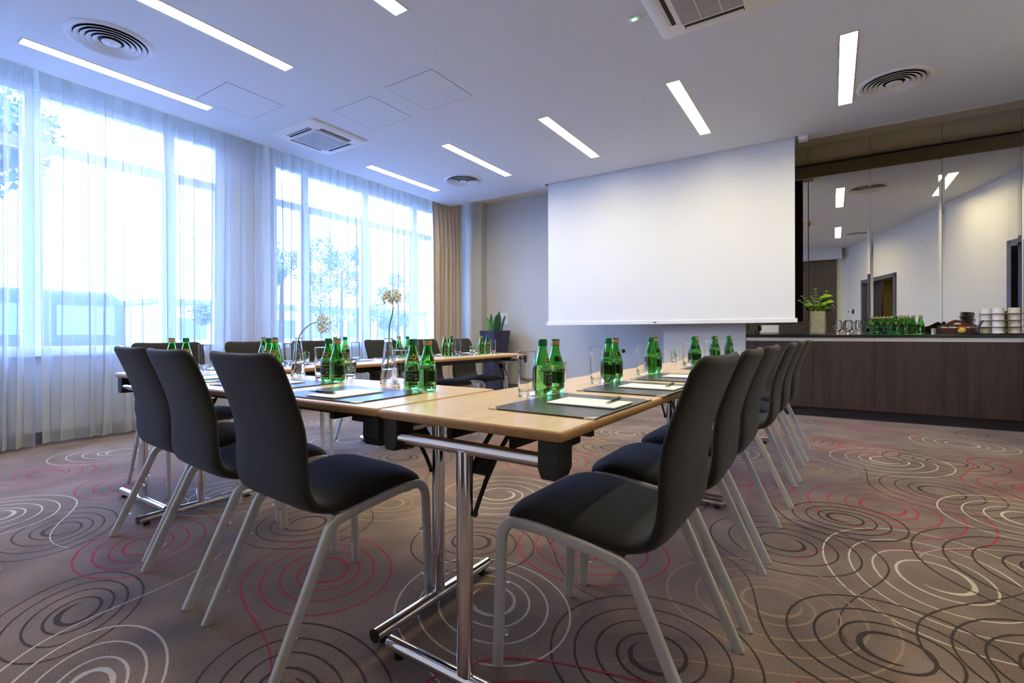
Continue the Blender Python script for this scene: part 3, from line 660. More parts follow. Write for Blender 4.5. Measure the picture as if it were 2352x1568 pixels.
# ---------------------------------------------------------------- chairs (local +Y = facing direction, rear feet at y=0)
def chair_proto():
    t = thing('conference_chair', '', 'chair')
    # upholstered shell
    prof = [(-.016, .938), (-.014, .934), (-.008, .922), (.004, .895), (.022, .850), (.045, .790), (.064, .730), (.078, .670), (.087, .610), (.094, .555), (.104, .510), (.122, .478),
            (.150, .462), (.190, .456), (.250, .458), (.320, .467), (.390, .478), (.450, .484), (.500, .480), (.540, .466), (.565, .450), (.575, .440)]
    n = len(prof); P = []
    # smooth resample
    def cr(a, b, c, d, u): return .5 * ((2 * b) + (-a + c) * u + (2 * a - 5 * b + 4 * c - d) * u * u + (-a + 3 * b - 3 * c + d) * u ** 3)
    for i in range(n - 1):
        a, b, c, d = prof[max(0, i - 1)], prof[i], prof[i + 1], prof[min(n - 1, i + 2)]
        for u in ((0, .5) if i > 3 else (0,)): P.append((cr(a[0], b[0], c[0], d[0], u), cr(a[1], b[1], c[1], d[1], u)))
    P.append(prof[-1])
    rs = []; N = 26
    tot = [0]
    for i in range(1, len(P)): tot.append(tot[-1] + math.hypot(P[i][0] - P[i - 1][0], P[i][1] - P[i - 1][1]))
    S = tot[-1]
    for i, (y, z) in enumerate(P):
        s_ = tot[i]; e = S - s_
        if i == 0: tx, tz = P[1][0] - y, P[1][1] - z
        elif i == len(P) - 1: tx, tz = y - P[i - 1][0], z - P[i - 1][1]
        else: tx, tz = P[i + 1][0] - P[i - 1][0], P[i + 1][1] - P[i - 1][1]
        L = math.hypot(tx, tz); tx, tz = tx / L, tz / L
        nx, nz = -tz, tx            # points to the sitter's side / up
        half = .228 + .007 * (max(0, min(1, (.62 - z) / .14)))
        if s_ < .055: half -= .050 - math.sqrt(max(0, .05 ** 2 - (.05 - min(.05, s_ * .95)) ** 2)) 
        if e < .05: half -= (.05 - math.sqrt(max(0, .05 ** 2 - (.05 - e) ** 2))) * .7
        th = .017 + .008 * max(0, min(1, (.60 - z) / .12))
        if s_ < .014: th *= .35 + .65 * math.sqrt(s_ / .014)
        if e < .014: th *= .40 + .6 * math.sqrt(e / .014)
        conc = (-.015 if y > .2 else -.015 + .021 * min(1, max(0, (.2 - y) / .09))) + .020 * max(0, min(1, (z - .49) / .20))
        ring = []
        for j in range(N):
            a = 2 * PI * j / N; ca, sa = math.cos(a), math.sin(a)
            ex = .30
            X = half * math.copysign(abs(ca) ** ex, ca); T = th * math.copysign(abs(sa) ** .75, sa)
            off = conc * (X / .23) ** 2
            if sa > 0 and .2 < y and z < .5: T *= 1.25
            sag = 0
            ring.append((X, y + nx * (T + off), z + nz * (T + off)))
        rs.append(ring)
    m_ = MB(); m_.rings(rs); m_.build('seat_shell', 'fabric', t)
    # seam lines along the edge of the back
    for sx in (-1, 1):
        pts = []
        for i, (y, z) in enumerate(P):
            if z < .50 or z > .90 or y > .12: continue
            pts.append((sx * .205, y - .0165 + .020, z))
        m_ = MB(); pts2 = [(sx * .207, y - .0145 + .021, z) for y, z in P if .50 < z < .91 and y < .12]
        m_.tube(pts2, .0012, 5); #m_.build('seam', 'under', t)
    # frame: each leg with half of the side rail
    for sx in (-1, 1):
        x = sx * .233
        rear = [(x, 0, 0), (x, .0755, .165), (x, .142, .310), (x, .172, .375)] + [(x, .172 + .06 * (.909 - math.cos(a)), .375 + .06 * (math.sin(a) - .416)) for a in (.6, .8, 1.0, 1.2, 1.35)]
        rear += [(x, .245, .4145), (x, .30, .424), (x, .37, .433)]
        m_ = MB(); m_.tube(rear, .0160, 20, rx=.0105, up=Vector((0, 1, 0)), ex=.45)
        lo = m_.build('leg', 'silver', t)
        front = [(x, .600, 0), (x, .592, .20), (x, .584, .375)] + [(x, .584 - .052 * (1 - math.cos(a)), .375 + .068 * math.sin(a)) for a in (.3, .6, .9, 1.2, 1.45)]
        front += [(x, .50, .4455), (x, .45, .442), (x, .37, .433)]
        m_ = MB(); m_.tube(front, .0160, 20, rx=.0105, up=Vector((0, 1, 0)), ex=.45)
        lf = m_.build('leg', 'silver', t)
        for (L_, pts) in ((lo, [(x, .045, .10), (x, .125, .275)]), (lf, [(x, .595, .10), (x, .589, .26)])):
            for (a_, b_, c_) in pts:
                b = MB(); b.sphere((a_ - sx * .006, b_ + (.021 if L_ is lo else -.021), c_), .0095, 7); b.build('bumper', 'clear', L_)
    m_ = MB(); m_.box(-.225, .225, .20, .23, .405, .420); m_.build('cross_bar', 'silver', t)
    m_ = MB(); m_.box(-.225, .225, .49, .52, .420, .435); m_.build('cross_bar', 'silver', t)
    m_ = MB(); m_.box(-.19, .19, .19, .50, .425, .438); m_.build('seat_plate', 'under', t, bevel=.004)
    return t
C0 = chair_proto(); first = [True]
def place_chair(x, y, rz, label, group):
    if first[0]:
        first[0] = False; C0.location = (x, y, 0); C0.rotation_euler = (0, 0, rz); C0['label'] = label; C0['group'] = group
    else: dup(C0, label, (x, y, 0), rz, group)
g1 = 'chairs along the right row of tables'; g2 = 'chairs along the near row of tables'; g3 = 'chairs along the window row of tables'
for i, (x, y, lab) in enumerate([(-.250, 1.45, 'black fabric chair in the right foreground, nearest of the right row'), (-.242, 2.045, 'black fabric chair, second of the right row from the camera'),
        (-.235, 2.635, 'black fabric chair, third of the right row from the camera'), (-.200, 3.46, 'black fabric chair, fourth of the right row, after the wider gap'),
        (-.185, 4.07, 'black fabric chair, fifth of the right row, last but one'), (-.165, 4.71, 'black fabric chair farthest along the right row, closest to the sideboard')]):
    place_chair(x, y, PI / 2 + (-.02, .01, -.01, .015, 0, -.01)[i], lab, g1)
for i, (x, y, lab) in enumerate([(-1.576, .826, 'black fabric chair seen from behind in the left foreground, nearest the table corner'),
        (-2.203, .873, 'middle black fabric chair seen from behind, between the two others of the near row'), (-2.768, .950, 'leftmost black fabric chair seen from behind, nearest the sheer curtains')]):
    place_chair(x, y, (-.075, -.09, -.07)[i], lab, g2)
for i, (y, lab) in enumerate([(1.60, 'black chair across the table facing us, leftmost against the sheer curtain'), (2.21, 'black chair across the table, second from the left, behind the foreground chair'),
        (2.78, 'black chair across the table behind the vase with the drooping flower'), (3.57, 'black chair across the table right of the bottles, left of the tall flower vase'),
        (4.20, 'black chair by the windows just right of the tall flower vase'), (4.86, 'black chair at the far end of the window row, beside the beige drape')]):
    place_chair(-3.985, y, -PI / 2 + (0, .02, -.02, .02, -.03, 0)[i], lab, g3)

# ---------------------------------------------------------------- tables
TH = .767
def table_mesh(L, label, loc, rz, W=.65):
    """length along local X, origin at centre of the floor footprint"""
    t = thing('folding_table', label, 'table', loc, rz, 'beech folding tables in a U shape')
    hl, hw = L / 2, W / 2
    def slab(z0, z1, ins, r=.012, seg=4):
        o_ = []
        for k, (sx, sy) in enumerate([(1, 1), (-1, 1), (-1, -1), (1, -1)]):
            o_.append([(sx * (hl - ins - r), sy * (hw - ins - r), r, PI / 2 * k)])
        ring = lambda z: [(c[0][0] + c[0][2] * math.cos(c[0][3] + PI / 2 * i / seg), c[0][1] + c[0][2] * math.sin(c[0][3] + PI / 2 * i / seg), z) for c in o_ for i in range(seg + 1)]
        return ring
    m_ = MB()
    ring = lambda ins, z: slab(0, 0, ins)(z)
    m_.rings([ring(.008, TH - .028), ring(.002, TH - .025), ring(0, TH - .019), ring(0, TH - .008), ring(.002, TH - .003), ring(.006, TH - .0004)], cap0=False, cap1=False)
    m_.rings([ring(.010, TH - .028)], cap0=True, cap1=False) if 0 else None
    m_.cur = 1; m_.rings([ring(.006, TH - .0004), ring(.008, TH)], cap0=False, cap1=True, smooth=False)
    m_.cur = 0; m_.add([p for p in ring(.008, TH - .028)], [tuple(range(20))], False)
    m_.build('tabletop', ['beech_e', 'beech'], t)
    m_ = MB()
    for s_ in (-1, 1): m_.box(-hl + .10, hl - .10, s_ * (hw - .21) - .010, s_ * (hw - .21) + .010, TH - .083, TH - .0285)
    for s_ in (-1, 1): m_.box(s_ * (hl - .30) - .012, s_ * (hl - .30) + .012, -hw + .06, hw - .06, TH - .068, TH - .0285)
    m_.build('under_frame', 'blackm', t)
    for sx in (-1, 1):
        xl = sx * (hl - .034)
        # corner blocks
        for sy in (-1, 1):
            b = MB(); x0, x1 = sorted((sx * (hl - .012), sx * (hl - .085))); y0, y1 = sorted((sy * (hw - .015), sy * (hw - .075)))
            poly = [(y0, TH - .0285), (y1, TH - .0285), (y1 if sy > 0 else y1, TH - .10), (y1 - .010, TH - .125), (y0 + .010, TH - .125), (y0, TH - .10)]
            b.prism(poly, 'x', x0, x1)
            xa, xb = sorted((sx * (hl - .085), sx * (hl - .15)))
            b.box(xa, xb, y0 + .008, y1 - .008, TH - .055, TH - .0285)
            b.build('corner_bracket', 'blackp', t, bevel=.004)
        # T leg
        g = MB()
        g.cyl((xl, -hw + .07, .683), (xl, hw - .07, .683), .0195, 16); g.build('cross_tube', 'chrome', t)
        g = MB(); g.cyl((xl, 0, .055), (xl, 0, .675), .0235, 20); 
        lg = g.build('leg', 'chrome', t)
        g = MB(); g.tube([(xl, -hw + .020, .034), (xl, hw - .020, .034)], .0215, 18); g.build('foot_bar', 'chrome', lg)
        g = MB()
        for sy in (-1, 1):
            g.cyl((xl, sy * (hw - .025), .010), (xl, sy * (hw - .014), .034), .0, 8) if 0 else None
            g.tube([(xl, sy * (hw - .0185), .034), (xl, sy * (hw - .0165), .034)], .0217, 18)
            g.build('foot_cap', 'blackp', lg); g = MB()
            g.lathe([(.016, 0), (.016, .014)], c=(xl, sy * (hw - .06), 0), n=14, cap0=True, cap1=True)
            g.build('foot_pad', 'blackp', lg); g = MB()
        # folding brace
        g = MB()
        for oy in (-.032, .032):
            g.tube([(xl - sx * .012, oy * .8, .50), (xl - sx * .030, oy, .545), (xl - sx * .055, oy, .580)], .005, 6, rx=.010, up=Vector((0, 1, 0)))
            g.tube([(xl - sx * .05, oy, .575), (xl - sx * .105, oy, .640), (xl - sx * .215, oy, .730)], .005, 6, rx=.011, up=Vector((0, 1, 0)))
            g.sphere((xl - sx * .012, oy * .85, .50), .009, 6)
        g.obox((xl - sx * .088, 0, .615), Vector((sx * -.66, 0, .75)), Vector((0, 1, 0)), Vector((.75 * sx, 0, .66)), .030, .036, .004)
        g.build('folding_brace', 'blackm', t)
    return t
RR = -.012   # the right row stands very slightly turned
def rowpt(y0, s_): return (-.8575 + (s_) * .022, y0)
table_mesh(2.00, 'beech folding table in the foreground, nearest of the right row', (-.842, 1.045 + 1.0, 0), PI / 2 - .020)
table_mesh(2.00, 'beech folding table at the far end of the right row, near the sideboard', (-.802, 3.050 + 1.0, 0), PI / 2 - .020)
table_mesh(1.865, 'beech folding table of the near row, in front of the chairs seen from behind', (-2.1285, 1.385, 0), 0)
table_mesh(1.92, 'beech folding table of the window row, nearer one at the left corner', (-3.392, 1.205 + .96, 0), PI / 2)
table_mesh(1.92, 'beech folding table at the far end of the window row', (-3.375, 3.13 + .96, 0), PI / 2 - .01)

# ---------------------------------------------------------------- bottles, glasses, pads
def bottle_proto(cap, full=True):
    t = thing('water_bottle', '', 'bottle')
    o_ = [(.001, .004), (.024, .001), (.0325, .004), (.0355, .012), (.0360, .030), (.0360, .088), (.0350, .100), (.0320, .114), (.0275, .130), (.0225, .147), (.0185, .163), (.0160, .178), (.0150, .192), (.0150, .200), (.001, .2005)]
    m_ = MB(); m_.lathe(o_, n=32)
    # air space above the water
    lvl = .108 if cap == 'o' else .112
    def rad(z):
        for (r0, z0), (r1, z1) in zip(o_[4:-1], o_[5:]):
            if z0 <= z <= z1 and z1 > z0: return r0 + (r1 - r0) * (z - z0) / (z1 - z0) - .0028
        return .012
    inn = [(.001, lvl)] + [(rad(z), z) for z in [lvl + .0008, .120, .130, .147, .163, .178, .190]] + [(.001, .191)]
    m_.lathe(inn, n=32)
    nf = len(m_.f)
    b = m_.build('glass_body', 'bottle', t, fix=False)
    me = b.data
    # orient: outer outwards, cavity inwards
    import bmesh
    bm = bmesh.new(); bm.from_mesh(me); bm.faces.ensure_lookup_table()
    no = (len(o_) - 1) * 32 + 2
    for i, f in enumerate(bm.faces):
        c = f.calc_center_median(); nr = f.normal
        outer = i < no
        ctr = Vector((0, 0, .09 if outer else .15))
        d = (c - ctr)
        rad_d = Vector((c.x, c.y, 0))
        val = nr.dot(rad_d) if rad_d.length > .004 and abs(nr.z) < .98 else nr.z * d.z
        if (val < 0) == outer: f.normal_flip()
    for e in bm.edges:
        if len(e.link_faces) == 2 and e.calc_face_angle(0.0) > 0.62: e.smooth = False
    bm.to_mesh(me); bm.free()
    c = MB(); c.lathe([(.0158, .186), (.0170, .188), (.0170, .196), (.0165, .1975), (.0170, .199), (.0172, .209), (.0160, .2125), (.001, .2130)], n=26)
    c.build('cap', 'cap_g', t)
    c = MB(); c.lathe([(.0174, .1885), (.0176, .190), (.0176, .204), (.0174, .2055)], n=26)
    c.build('neck_band', 'cap_o' if cap == 'o' else 'cap_g', t)
    if full:
        def patch(m_, a0, a1, z0, z1, off, nseg=14, rz=None):
            rs = []
            zz = [z0 + (z1 - z0) * k / 4 for k in range(5)]
            def R(z):
                for (r0, y0), (r1, y1) in zip(o_[3:-1], o_[4:]):
                    if y0 <= z <= y1 and y1 > y0: return r0 + (r1 - r0) * (z - y0) / (y1 - y0)
                return .036
            for z in zz: rs.append([((R(z) + off) * math.cos(a0 + (a1 - a0) * j / nseg), (R(z) + off) * math.sin(a0 + (a1 - a0) * j / nseg), z) for j in range(nseg + 1)])
            m_.rings(rs, False, False, False)
        lb = MB(); A = -PI / 2
        patch(lb, A - 1.0, A + 1.32, .036, .080, .0004)
        lb.cur = 1; patch(lb, A - 1.0, A + 1.32, .0800, .0822, .0004); patch(lb, A - 1.0, A + 1.32, .0338, .036, .0004)
        for k in range(9): patch(lb, A + .95 + k * .045, A + .95 + k * .045 + .026, .050, .072, .0008, 2) if 0 else None
        lb.cur = 2
        for k in range(9): patch(lb, A + .90 + k * .048, A + .90 + k * .048 + .028, .046, .072, .0008, 2)
        patch(lb, A + .02, A + .50, .064, .0665, .0008, 4); patch(lb, A + .06, A + .36, .058, .0600, .0008, 4); patch(lb, A + .10, A + .46, .044, .050, .0008, 4)
        for k in range(12):
            a_ = k * PI / 6; patch(lb, A - .45 + .28 * math.cos(a_) - .035, A - .45 + .28 * math.cos(a_) + .035, .060 + .010 * math.sin(a_) - .0012, .060 + .010 * math.sin(a_) + .0012, .0008, 1)
        lb.build('body_label', ['lab_d', 'lab_y', 'lab_w'], t, fix=False)
        nl = MB(); nl.cur = 0; patch(nl, A - .85, A + .85, .122, .142, .0005)
        nl.cur = 1
        patch(nl, A - .9, A + .9, .142, .1438, .0007); patch(nl, A - .9, A + .9, .1202, .122, .0007)
        patch(nl, A - .9, A - .82, .122, .142, .0007, 1); patch(nl, A + .82, A + .9, .122, .142, .0007, 1)
        patch(nl, A - .6, A - .1, .131, .135, .0009, 4); patch(nl, A - .05, A + .4, .127, .131, .0009, 4); patch(nl, A + .2, A + .6, .134, .137, .0009, 4)
        nl.build('neck_label', ['lab_d', 'lab_y'], t, fix=False)
    return t
B = {'g': bottle_proto('g'), 'o': bottle_proto('o')}
usedB = {}
def bottle(kind, x, y, z, rz, label, group):
    r = B[kind]
    if kind not in usedB:
        usedB[kind] = 1; r.location = (x, y, z); r.rotation_euler = (0, 0, rz); r['label'] = label; r['group'] = group
    else: dup(r, label, (x, y, z), rz, group)
def lathe_glass(name, prof, label, cat, loc, mat_='glass', n=30):
    t = thing(name, label, cat, loc)
    m_ = MB(); m_.lathe(prof, n=n); o_ = m_.build('glass_body' if name != 'water_glass' else 'tumbler_wall', mat_, t)
    return t
TUM = [(.001, 0), (.029, 0), (.0315, .003), (.0316, .008), (.0344, .160), (.0345, .167), (.0342, .169), (.0332, .169), (.0329, .167), (.0328, .160), (.0316, .095), (.0298, .045), (.0290, .028), (.0255, .021), (.001, .020)]
SHORT = [(.001, 0), (.027, 0), (.029, .003), (.0293, .008), (.0342, .092), (.0345, .098), (.0342, .0995), (.0332, .0995), (.0329, .098), (.0326, .092), (.0280, .022), (.0265, .016), (.001, .012)]
GL = thing('water_glass', '', 'glass'); m_ = MB(); m_.lathe(TUM, n=32); m_.build('tumbler', 'glass', GL)
usedG = [0]
def tumbler(x, y, label, group):
    if not usedG[0]: usedG[0] = 1; GL.location = (x, y, TH + .0005); GL['label'] = label; GL['group'] = group
    else: dup(GL, label, (x, y, TH + .0005), 0, group)
def mint_glass(x, y, label, seed):
    t = thing('sweets_glass', label, 'glass of sweets', (x, y, TH + .0005), 0, 'short glasses of green wrapped sweets')
    m_ = MB(); m_.lathe(SHORT, n=28); m_.build('tumbler', 'glass', t)
    r = random.Random(seed)
    for k in range(9):
        m_ = MB(); a = r.uniform(0, 6.28); q = r.uniform(.003, .013); z = .026 + k * .0085
        m_.sphere((0, 0, 0), .0085, 6, 1.0, .65, 1.0)
        for s_ in (-1, 1):
            m_.add([(s_ * .008, 0, 0), (s_ * .018, -.007, .003), (s_ * .018, .007, -.003), (s_ * .020, 0, .004)], [(0, 1, 3), (0, 3, 2)], False)
        m_.xf(Matrix.Translation((q * math.cos(a), q * math.sin(a), z)) @ Matrix.Rotation(r.uniform(0, 6), 4, 'Z') @ Matrix.Rotation(r.uniform(-1.2, 1.2), 4, 'Y') @ Matrix.Rotation(r.uniform(-1, 1), 4, 'X') @ Matrix.Diagonal((.8, .8, .8, 1)))
        m_.build('wrapped_sweet', 'candy', t, fix=False)
DM = thing('desk_mat', '', 'desk mat')
m_ = MB(); m_.box(-.233, .233, -.178, .178, 0, .0042); m_.build('leather_sheet', 'pad', DM, bevel=.001)
for sx in (-1, 1):
    for sy in (-1, 1):
        if sy > 0: continue
        m_ = MB(); x0, x1 = sorted((sx * .2365, sx * .205)); y0, y1 = sorted((sy * .1665, sy * .135))
        P = [(sx * .2345, sy * .1795), (sx * .2345, sy * .147), (sx * .202, sy * .1795)]
        m_.prism(P, 'z', -.0002, .0049); m_.build('metal_corner', 'alu', DM)
for sx in (-1, 1):
    m_ = MB(); P = [(sx * .2345, .1795), (sx * .2345, .147), (sx * .202, .1795)]; m_.prism(P, 'z', -.0002, .0049); m_.build('metal_corner', 'alu', DM)
NP = thing('notepad', '', 'notepad')
m_ = MB(); m_.box(-.080, .080, -.118, .118, 0, .0035); m_.build('paper_sheets', 'paper', NP)
m_ = MB(); m_.box(-.070, -.066, -.105, -.060, .0036, .0038); m_.build('printed_line', 'ink', NP)
PN = thing('ballpoint_pen', '', 'pen')
m_ = MB(); m_.tube([(0, -.028, 0), (0, .064, 0)], .0052, 12); m_.build('barrel', 'navy', PN)
m_ = MB(); m_.tube([(0, -.072, 0), (0, -.066, 0), (0, -.050, 0), (0, -.028, 0)], .0050, 12, rads=[.25, .3, .75, 1]); m_.build('metal_tip', 'steel', PN)
m_ = MB(); m_.tube([(0, .064, 0), (0, .069, 0), (0, .070, 0), (0, .077, 0)], .0046, 12, rads=[1, 1, .6, .55]); m_.build('push_button', 'steel', PN)
m_ = MB(); m_.box(-.0012, .0012, .030, .066, .0055, .0068); m_.build('clip', 'steel', PN)
usedP = [0]
def setting(x, y, rz, name, gl, pen=True):
    """pad centred at x,y; sitter is toward local -Y ; labels use name"""
    z = TH + .0005
    c, s_ = math.cos(rz), math.sin(rz)
    def W(a, b): return (x + a * c - b * s_, y + a * s_ + b * c)
    ap, an = W(.0, .010), W(.02, -.044)
    items = [(DM, 'dark leather desk mat with metal corners at the ' + name, (x, y, z), rz, 'leather desk mats'),
             (NP, 'white notepad lying on the desk mat at the ' + name, (*an, z + .0062), rz, 'white notepads')]
    pp = W(*gl)
    if pen: items.append((PN, 'navy and silver pen on the notepad at the ' + name, (*pp, z + .0152), rz - PI / 2 + .05, 'ballpoint pens'))
    for (src, lab, loc, r_, g_) in items:
        if src.name in usedB: dup(src, lab, loc, r_, g_)
        else:
            usedB[src.name] = 1; src.location = loc; src.rotation_euler = (0, 0, r_); src['label'] = lab; src['group'] = g_
gB = 'green bottles on the tables'; gT = 'tall tumblers on the tables'
rt = ['nearest', 'second', 'third', 'fourth', 'fifth', 'farthest']
# right row; sitter to the east (+X): local -Y -> +X : rz = PI/2
pads = [(-.712, 1.47), (-.690, 2.055), (-.675, 2.650), (-.655, 3.530), (-.645, 4.18), (-.635, 4.83)]
gls = [(-.951, 1.560), (-.925, 2.155), (-.905, 2.750), (-.890, 3.72), (-.875, 4.38), (-.862, 5.0)]
for i, ((x, y), (gx, gy)) in enumerate(zip(pads, gls)):
    nm = '%s place of the right table row' % rt[i]
    setting(x, y, PI / 2 - .02, nm, (.067, -.107), pen=True)
    tumbler(gx, gy, 'tall clear glass beside the bottles, ' + nm, gT)
    d = .10 if i == 0 else .085
    bottle('g', gx + .022, gy + .080, TH + .0005, PI / 2 + [.3, 2.5, 3.0, 2.2, 2.8, 2.6][i], 'green-necked bottle right by the glass, ' + nm, gB)
    bottle('o', gx + .024, gy + .080 + d, TH + .0005, PI / 2 + [1.3, .9, .8, 1.0, .9, .9][i], 'gold-necked bottle behind the green-necked one, ' + nm, gB)
mint_glass(-1.075, 2.06, 'glass of green wrapped sweets behind the nearest bottles of the right row', 1)
mint_glass(-1.060, 4.02, 'glass of green wrapped sweets at the far end of the right row', 2)
# near row; sitter to the south: rz = 0
nr = [(-1.575, 1.270, 'near-row place at the foreground chair'), (-2.185, 1.335, 'near-row place at the middle chair'), (-2.76, 1.36, 'near-row place at the leftmost chair')]
for i, (x, y, nm) in enumerate(nr): setting(x, y, (.02, .08, .05)[i], nm, (-.05, -.10))
tumbler(-1.570, 1.528, 'empty tall clear glass between the tall flower vase and the two nearest bottles of the near row', gT)
bottle('g', -1.482, 1.508, TH + .0005, .9, 'green bottle with green neck and dark label, right of the tall flower vase', gB)
bottle('o', -1.392, 1.502, TH + .0005, 2.6, 'green bottle with gold neck band nearest the seam between the near and right tables', gB)
tumbler(-2.160, 1.556, 'empty tall clear glass left of the middle pair of bottles, by the drooping flower', gT)
bottle('g', -2.085, 1.540, TH + .0005, .5, 'green bottle with green neck behind its gold-necked twin, by the drooping flower', gB)
bottle('o', -2.005, 1.530, TH + .0005, 2.8, 'green bottle with gold neck band, front of the middle pair on the near row', gB)
mint_glass(-2.165, 1.735, 'glass of green wrapped sweets hidden behind the middle pair of bottles', 3)
tumbler(-2.738, 1.612, 'clear glass whose rim shows above the back of the foreground chair', gT)
bottle('g', -2.66, 1.575, TH + .0005, .5, 'green-necked bottle showing above the right foreground chair back', gB)
bottle('o', -2.585, 1.565, TH + .0005, .8, 'gold-necked bottle rising over the right corner of the foreground chair back', gB)
# window row; sitter to the west: rz = -PI/2
wy = [1.52, 2.13, 2.73, 3.50, 4.10, 4.66]
wn = ['nearest', 'second', 'third', 'fourth', 'fifth', 'farthest']
wB = [((-3.36, 1.375), (-3.34, 1.445)), ((-3.37, 1.955), (-3.36, 2.035)), ((-3.38, 2.560), (-3.37, 2.650)), ((-3.45, 3.33), (-3.44, 3.43)), ((-3.45, 3.985), (-3.42, 4.06)), ((-3.38, 4.54), (-3.34, 4.605))]
for i, y in enumerate(wy):
    nm = '%s place of the window table row' % wn[i]
    setting(-3.545, y, -PI / 2, nm, (.06, -.08), pen=(i in (0, 1, 4)))
    (x1, y1), (x2, y2) = wB[i]
    bottle('o', x1, y1, TH + .0005, PI / 2 + .2, 'gold-necked green bottle, ' + nm, gB)
    bottle('g', x2, y2, TH + .0005, PI / 2 - .2, 'green-necked bottle with visible label, ' + nm, gB)
    tumbler(x2 + .01, y2 + .10, 'empty tall clear glass at the ' + nm, gT)
mint_glass(-3.33, 4.31, 'glass of green wrapped sweets on the window row, in front of the far chair', 4)
mint_glass(-3.31, 2.24, 'glass of green wrapped sweets left of the drooping flower vase, on the window row', 5)

# vases with one flower each
def vase(label, loc, cat='vase'):
    t = thing('glass_vase', label, 'vase', loc, 0, 'conical glass vases')
    o_ = [(.001, 0), (.037, 0), (.0395, .004), (.0385, .012), (.030, .090), (.0205, .165), (.0180, .195), (.0178, .205), (.0200, .212), (.0190, .214)]
    i_ = [(.0155, .211), (.0150, .195), (.0178, .165), (.0270, .090), (.0350, .018), (.033, .012), (.001, .010)]
    m_ = MB(); m_.lathe(o_ + i_, n=32); v = m_.build('vase_body', 'glass', t)
    m_ = MB(); r = random.Random(5)
    for k in range(46):
        z = r.uniform(.03, .19); a = r.uniform(0, 6.28); q = .0385 - (z - .012) * (.0385 - .0205) / .153 + .0003
        m_.sphere((q * math.cos(a), q * math.sin(a), z), .0018, 4)
    m_.build('glass_beads', 'glass', v)
    m_ = MB(); m_.lathe([(.001, .0135), (.0332, .0135), (.0345, .018), (.0315, .055), (.0302, .0672), (.001, .0672)], n=28); m_.build('water', 'glass', t)
    return t
def flower_head(m_petal, m_pist, m_st, c, r, axis, seed, flat=1.0):
    rr = random.Random(seed); axis = Vector(axis).normalized(); c = Vector(c)
    n = 34
    for k in range(n):
        # golden spiral directions, mostly on the outer half
        zz = 1 - 1.55 * (k + .5) / n; a = 2.39996 * k + rr.uniform(-.2, .2); q = math.sqrt(max(0, 1 - zz * zz))
        u = axis.orthogonal().normalized(); v = axis.cross(u)
        d = (u * math.cos(a) * q + v * math.sin(a) * q + axis * zz * flat).normalized()
        R = r * rr.uniform(.82, 1.02); p = c + d * R
        m_st.tube([c - axis * r * .35, c + d * R * .5, p], .0009, 4)
        e1 = d.orthogonal().normalized(); e2 = d.cross(e1); off = rr.uniform(0, 1.2)
        pr = .0165 * rr.uniform(.75, 1.1); openn = rr.uniform(.15, .6)
        for j in range(6):
            b = off + j * PI / 3; w_ = e1 * math.cos(b) + e2 * math.sin(b); s_ = d.cross(w_)
            tip = p + w_ * pr + d * pr * openn; mid = p + w_ * pr * .55 + d * pr * openn * .45
            m_petal.add([p, mid + s_ * pr * .27, tip, mid - s_ * pr * .27, mid + d * .0008], [(0, 1, 4), (1, 2, 4), (2, 3, 4), (3, 0, 4)], True)
        m_pist.sphere(p + d * .002, .0030, 5)
def flower(label, base, pts, head, r, axis, seed, flat):
    t = thing('cut_flower', label, 'flower', base)
    m_ = MB()
    # smooth the stem
    P = [Vector(p) for p in pts]; Q = []
    for i in range(len(P) - 1):
        a, b, c, d = P[max(0, i - 1)], P[i], P[i + 1], P[min(len(P) - 1, i + 2)]
        for u in (0, .25, .5, .75): Q.append(.5 * ((2 * b) + (-a + c) * u + (2 * a - 5 * b + 4 * c - d) * u * u + (-a + 3 * b - 3 * c + d) * u ** 3))
    Q.append(P[-1]); m_.tube(Q, .0030, 8, rads=[1.15 - .35 * i / len(Q) for i in range(len(Q))])
    mp, mq, ms = MB(), MB(), MB()
    flower_head(mp, mq, ms, head, r, axis, seed, flat)
    m_.build('stem', 'stem', t); 
    h = mp.build('flower_head', 'petal', t, fix=False); mq.build('pistils', 'pistil', h); ms.build('flower_stalks', 'stem', h)
    return t
rx, ry = math.cos(YAW), math.sin(YAW)      # a direction across the room, along the table diagonal
v1 = (-1.755, 1.625, TH + .0005)
vase('conical clear glass vase holding the tall upright flower, between near-row bottles', v1)
flower('tall round white flower head on a straight green stem in the front vase', v1,
       [(.012 * -rx, .012 * -ry, .03), (0, 0, .12), (.004 * rx, .004 * ry, .20), (.006 * rx, .006 * ry, .27), (.020 * rx, .020 * ry, .33), (.026 * rx, .026 * ry, .365)], (.018 * rx, .018 * ry, .400), .044, (-.05, 0, 1), 3, .85)
v2 = (-2.50, 1.650, TH + .0005)
vase('conical clear glass vase holding the drooping flower, behind the middle pair of bottles', v2)
def rp(a, z): return (a * rx, a * ry, z)
flower('white flower head drooping sideways on a bent green stem', v2,
       [rp(-.022, .03), rp(-.004, .13), rp(.002, .205), rp(.020, .245), rp(.050, .275), rp(.085, .296), rp(.112, .300)], rp(.135, .290), .050, rp(1, -.05), 9, .45)

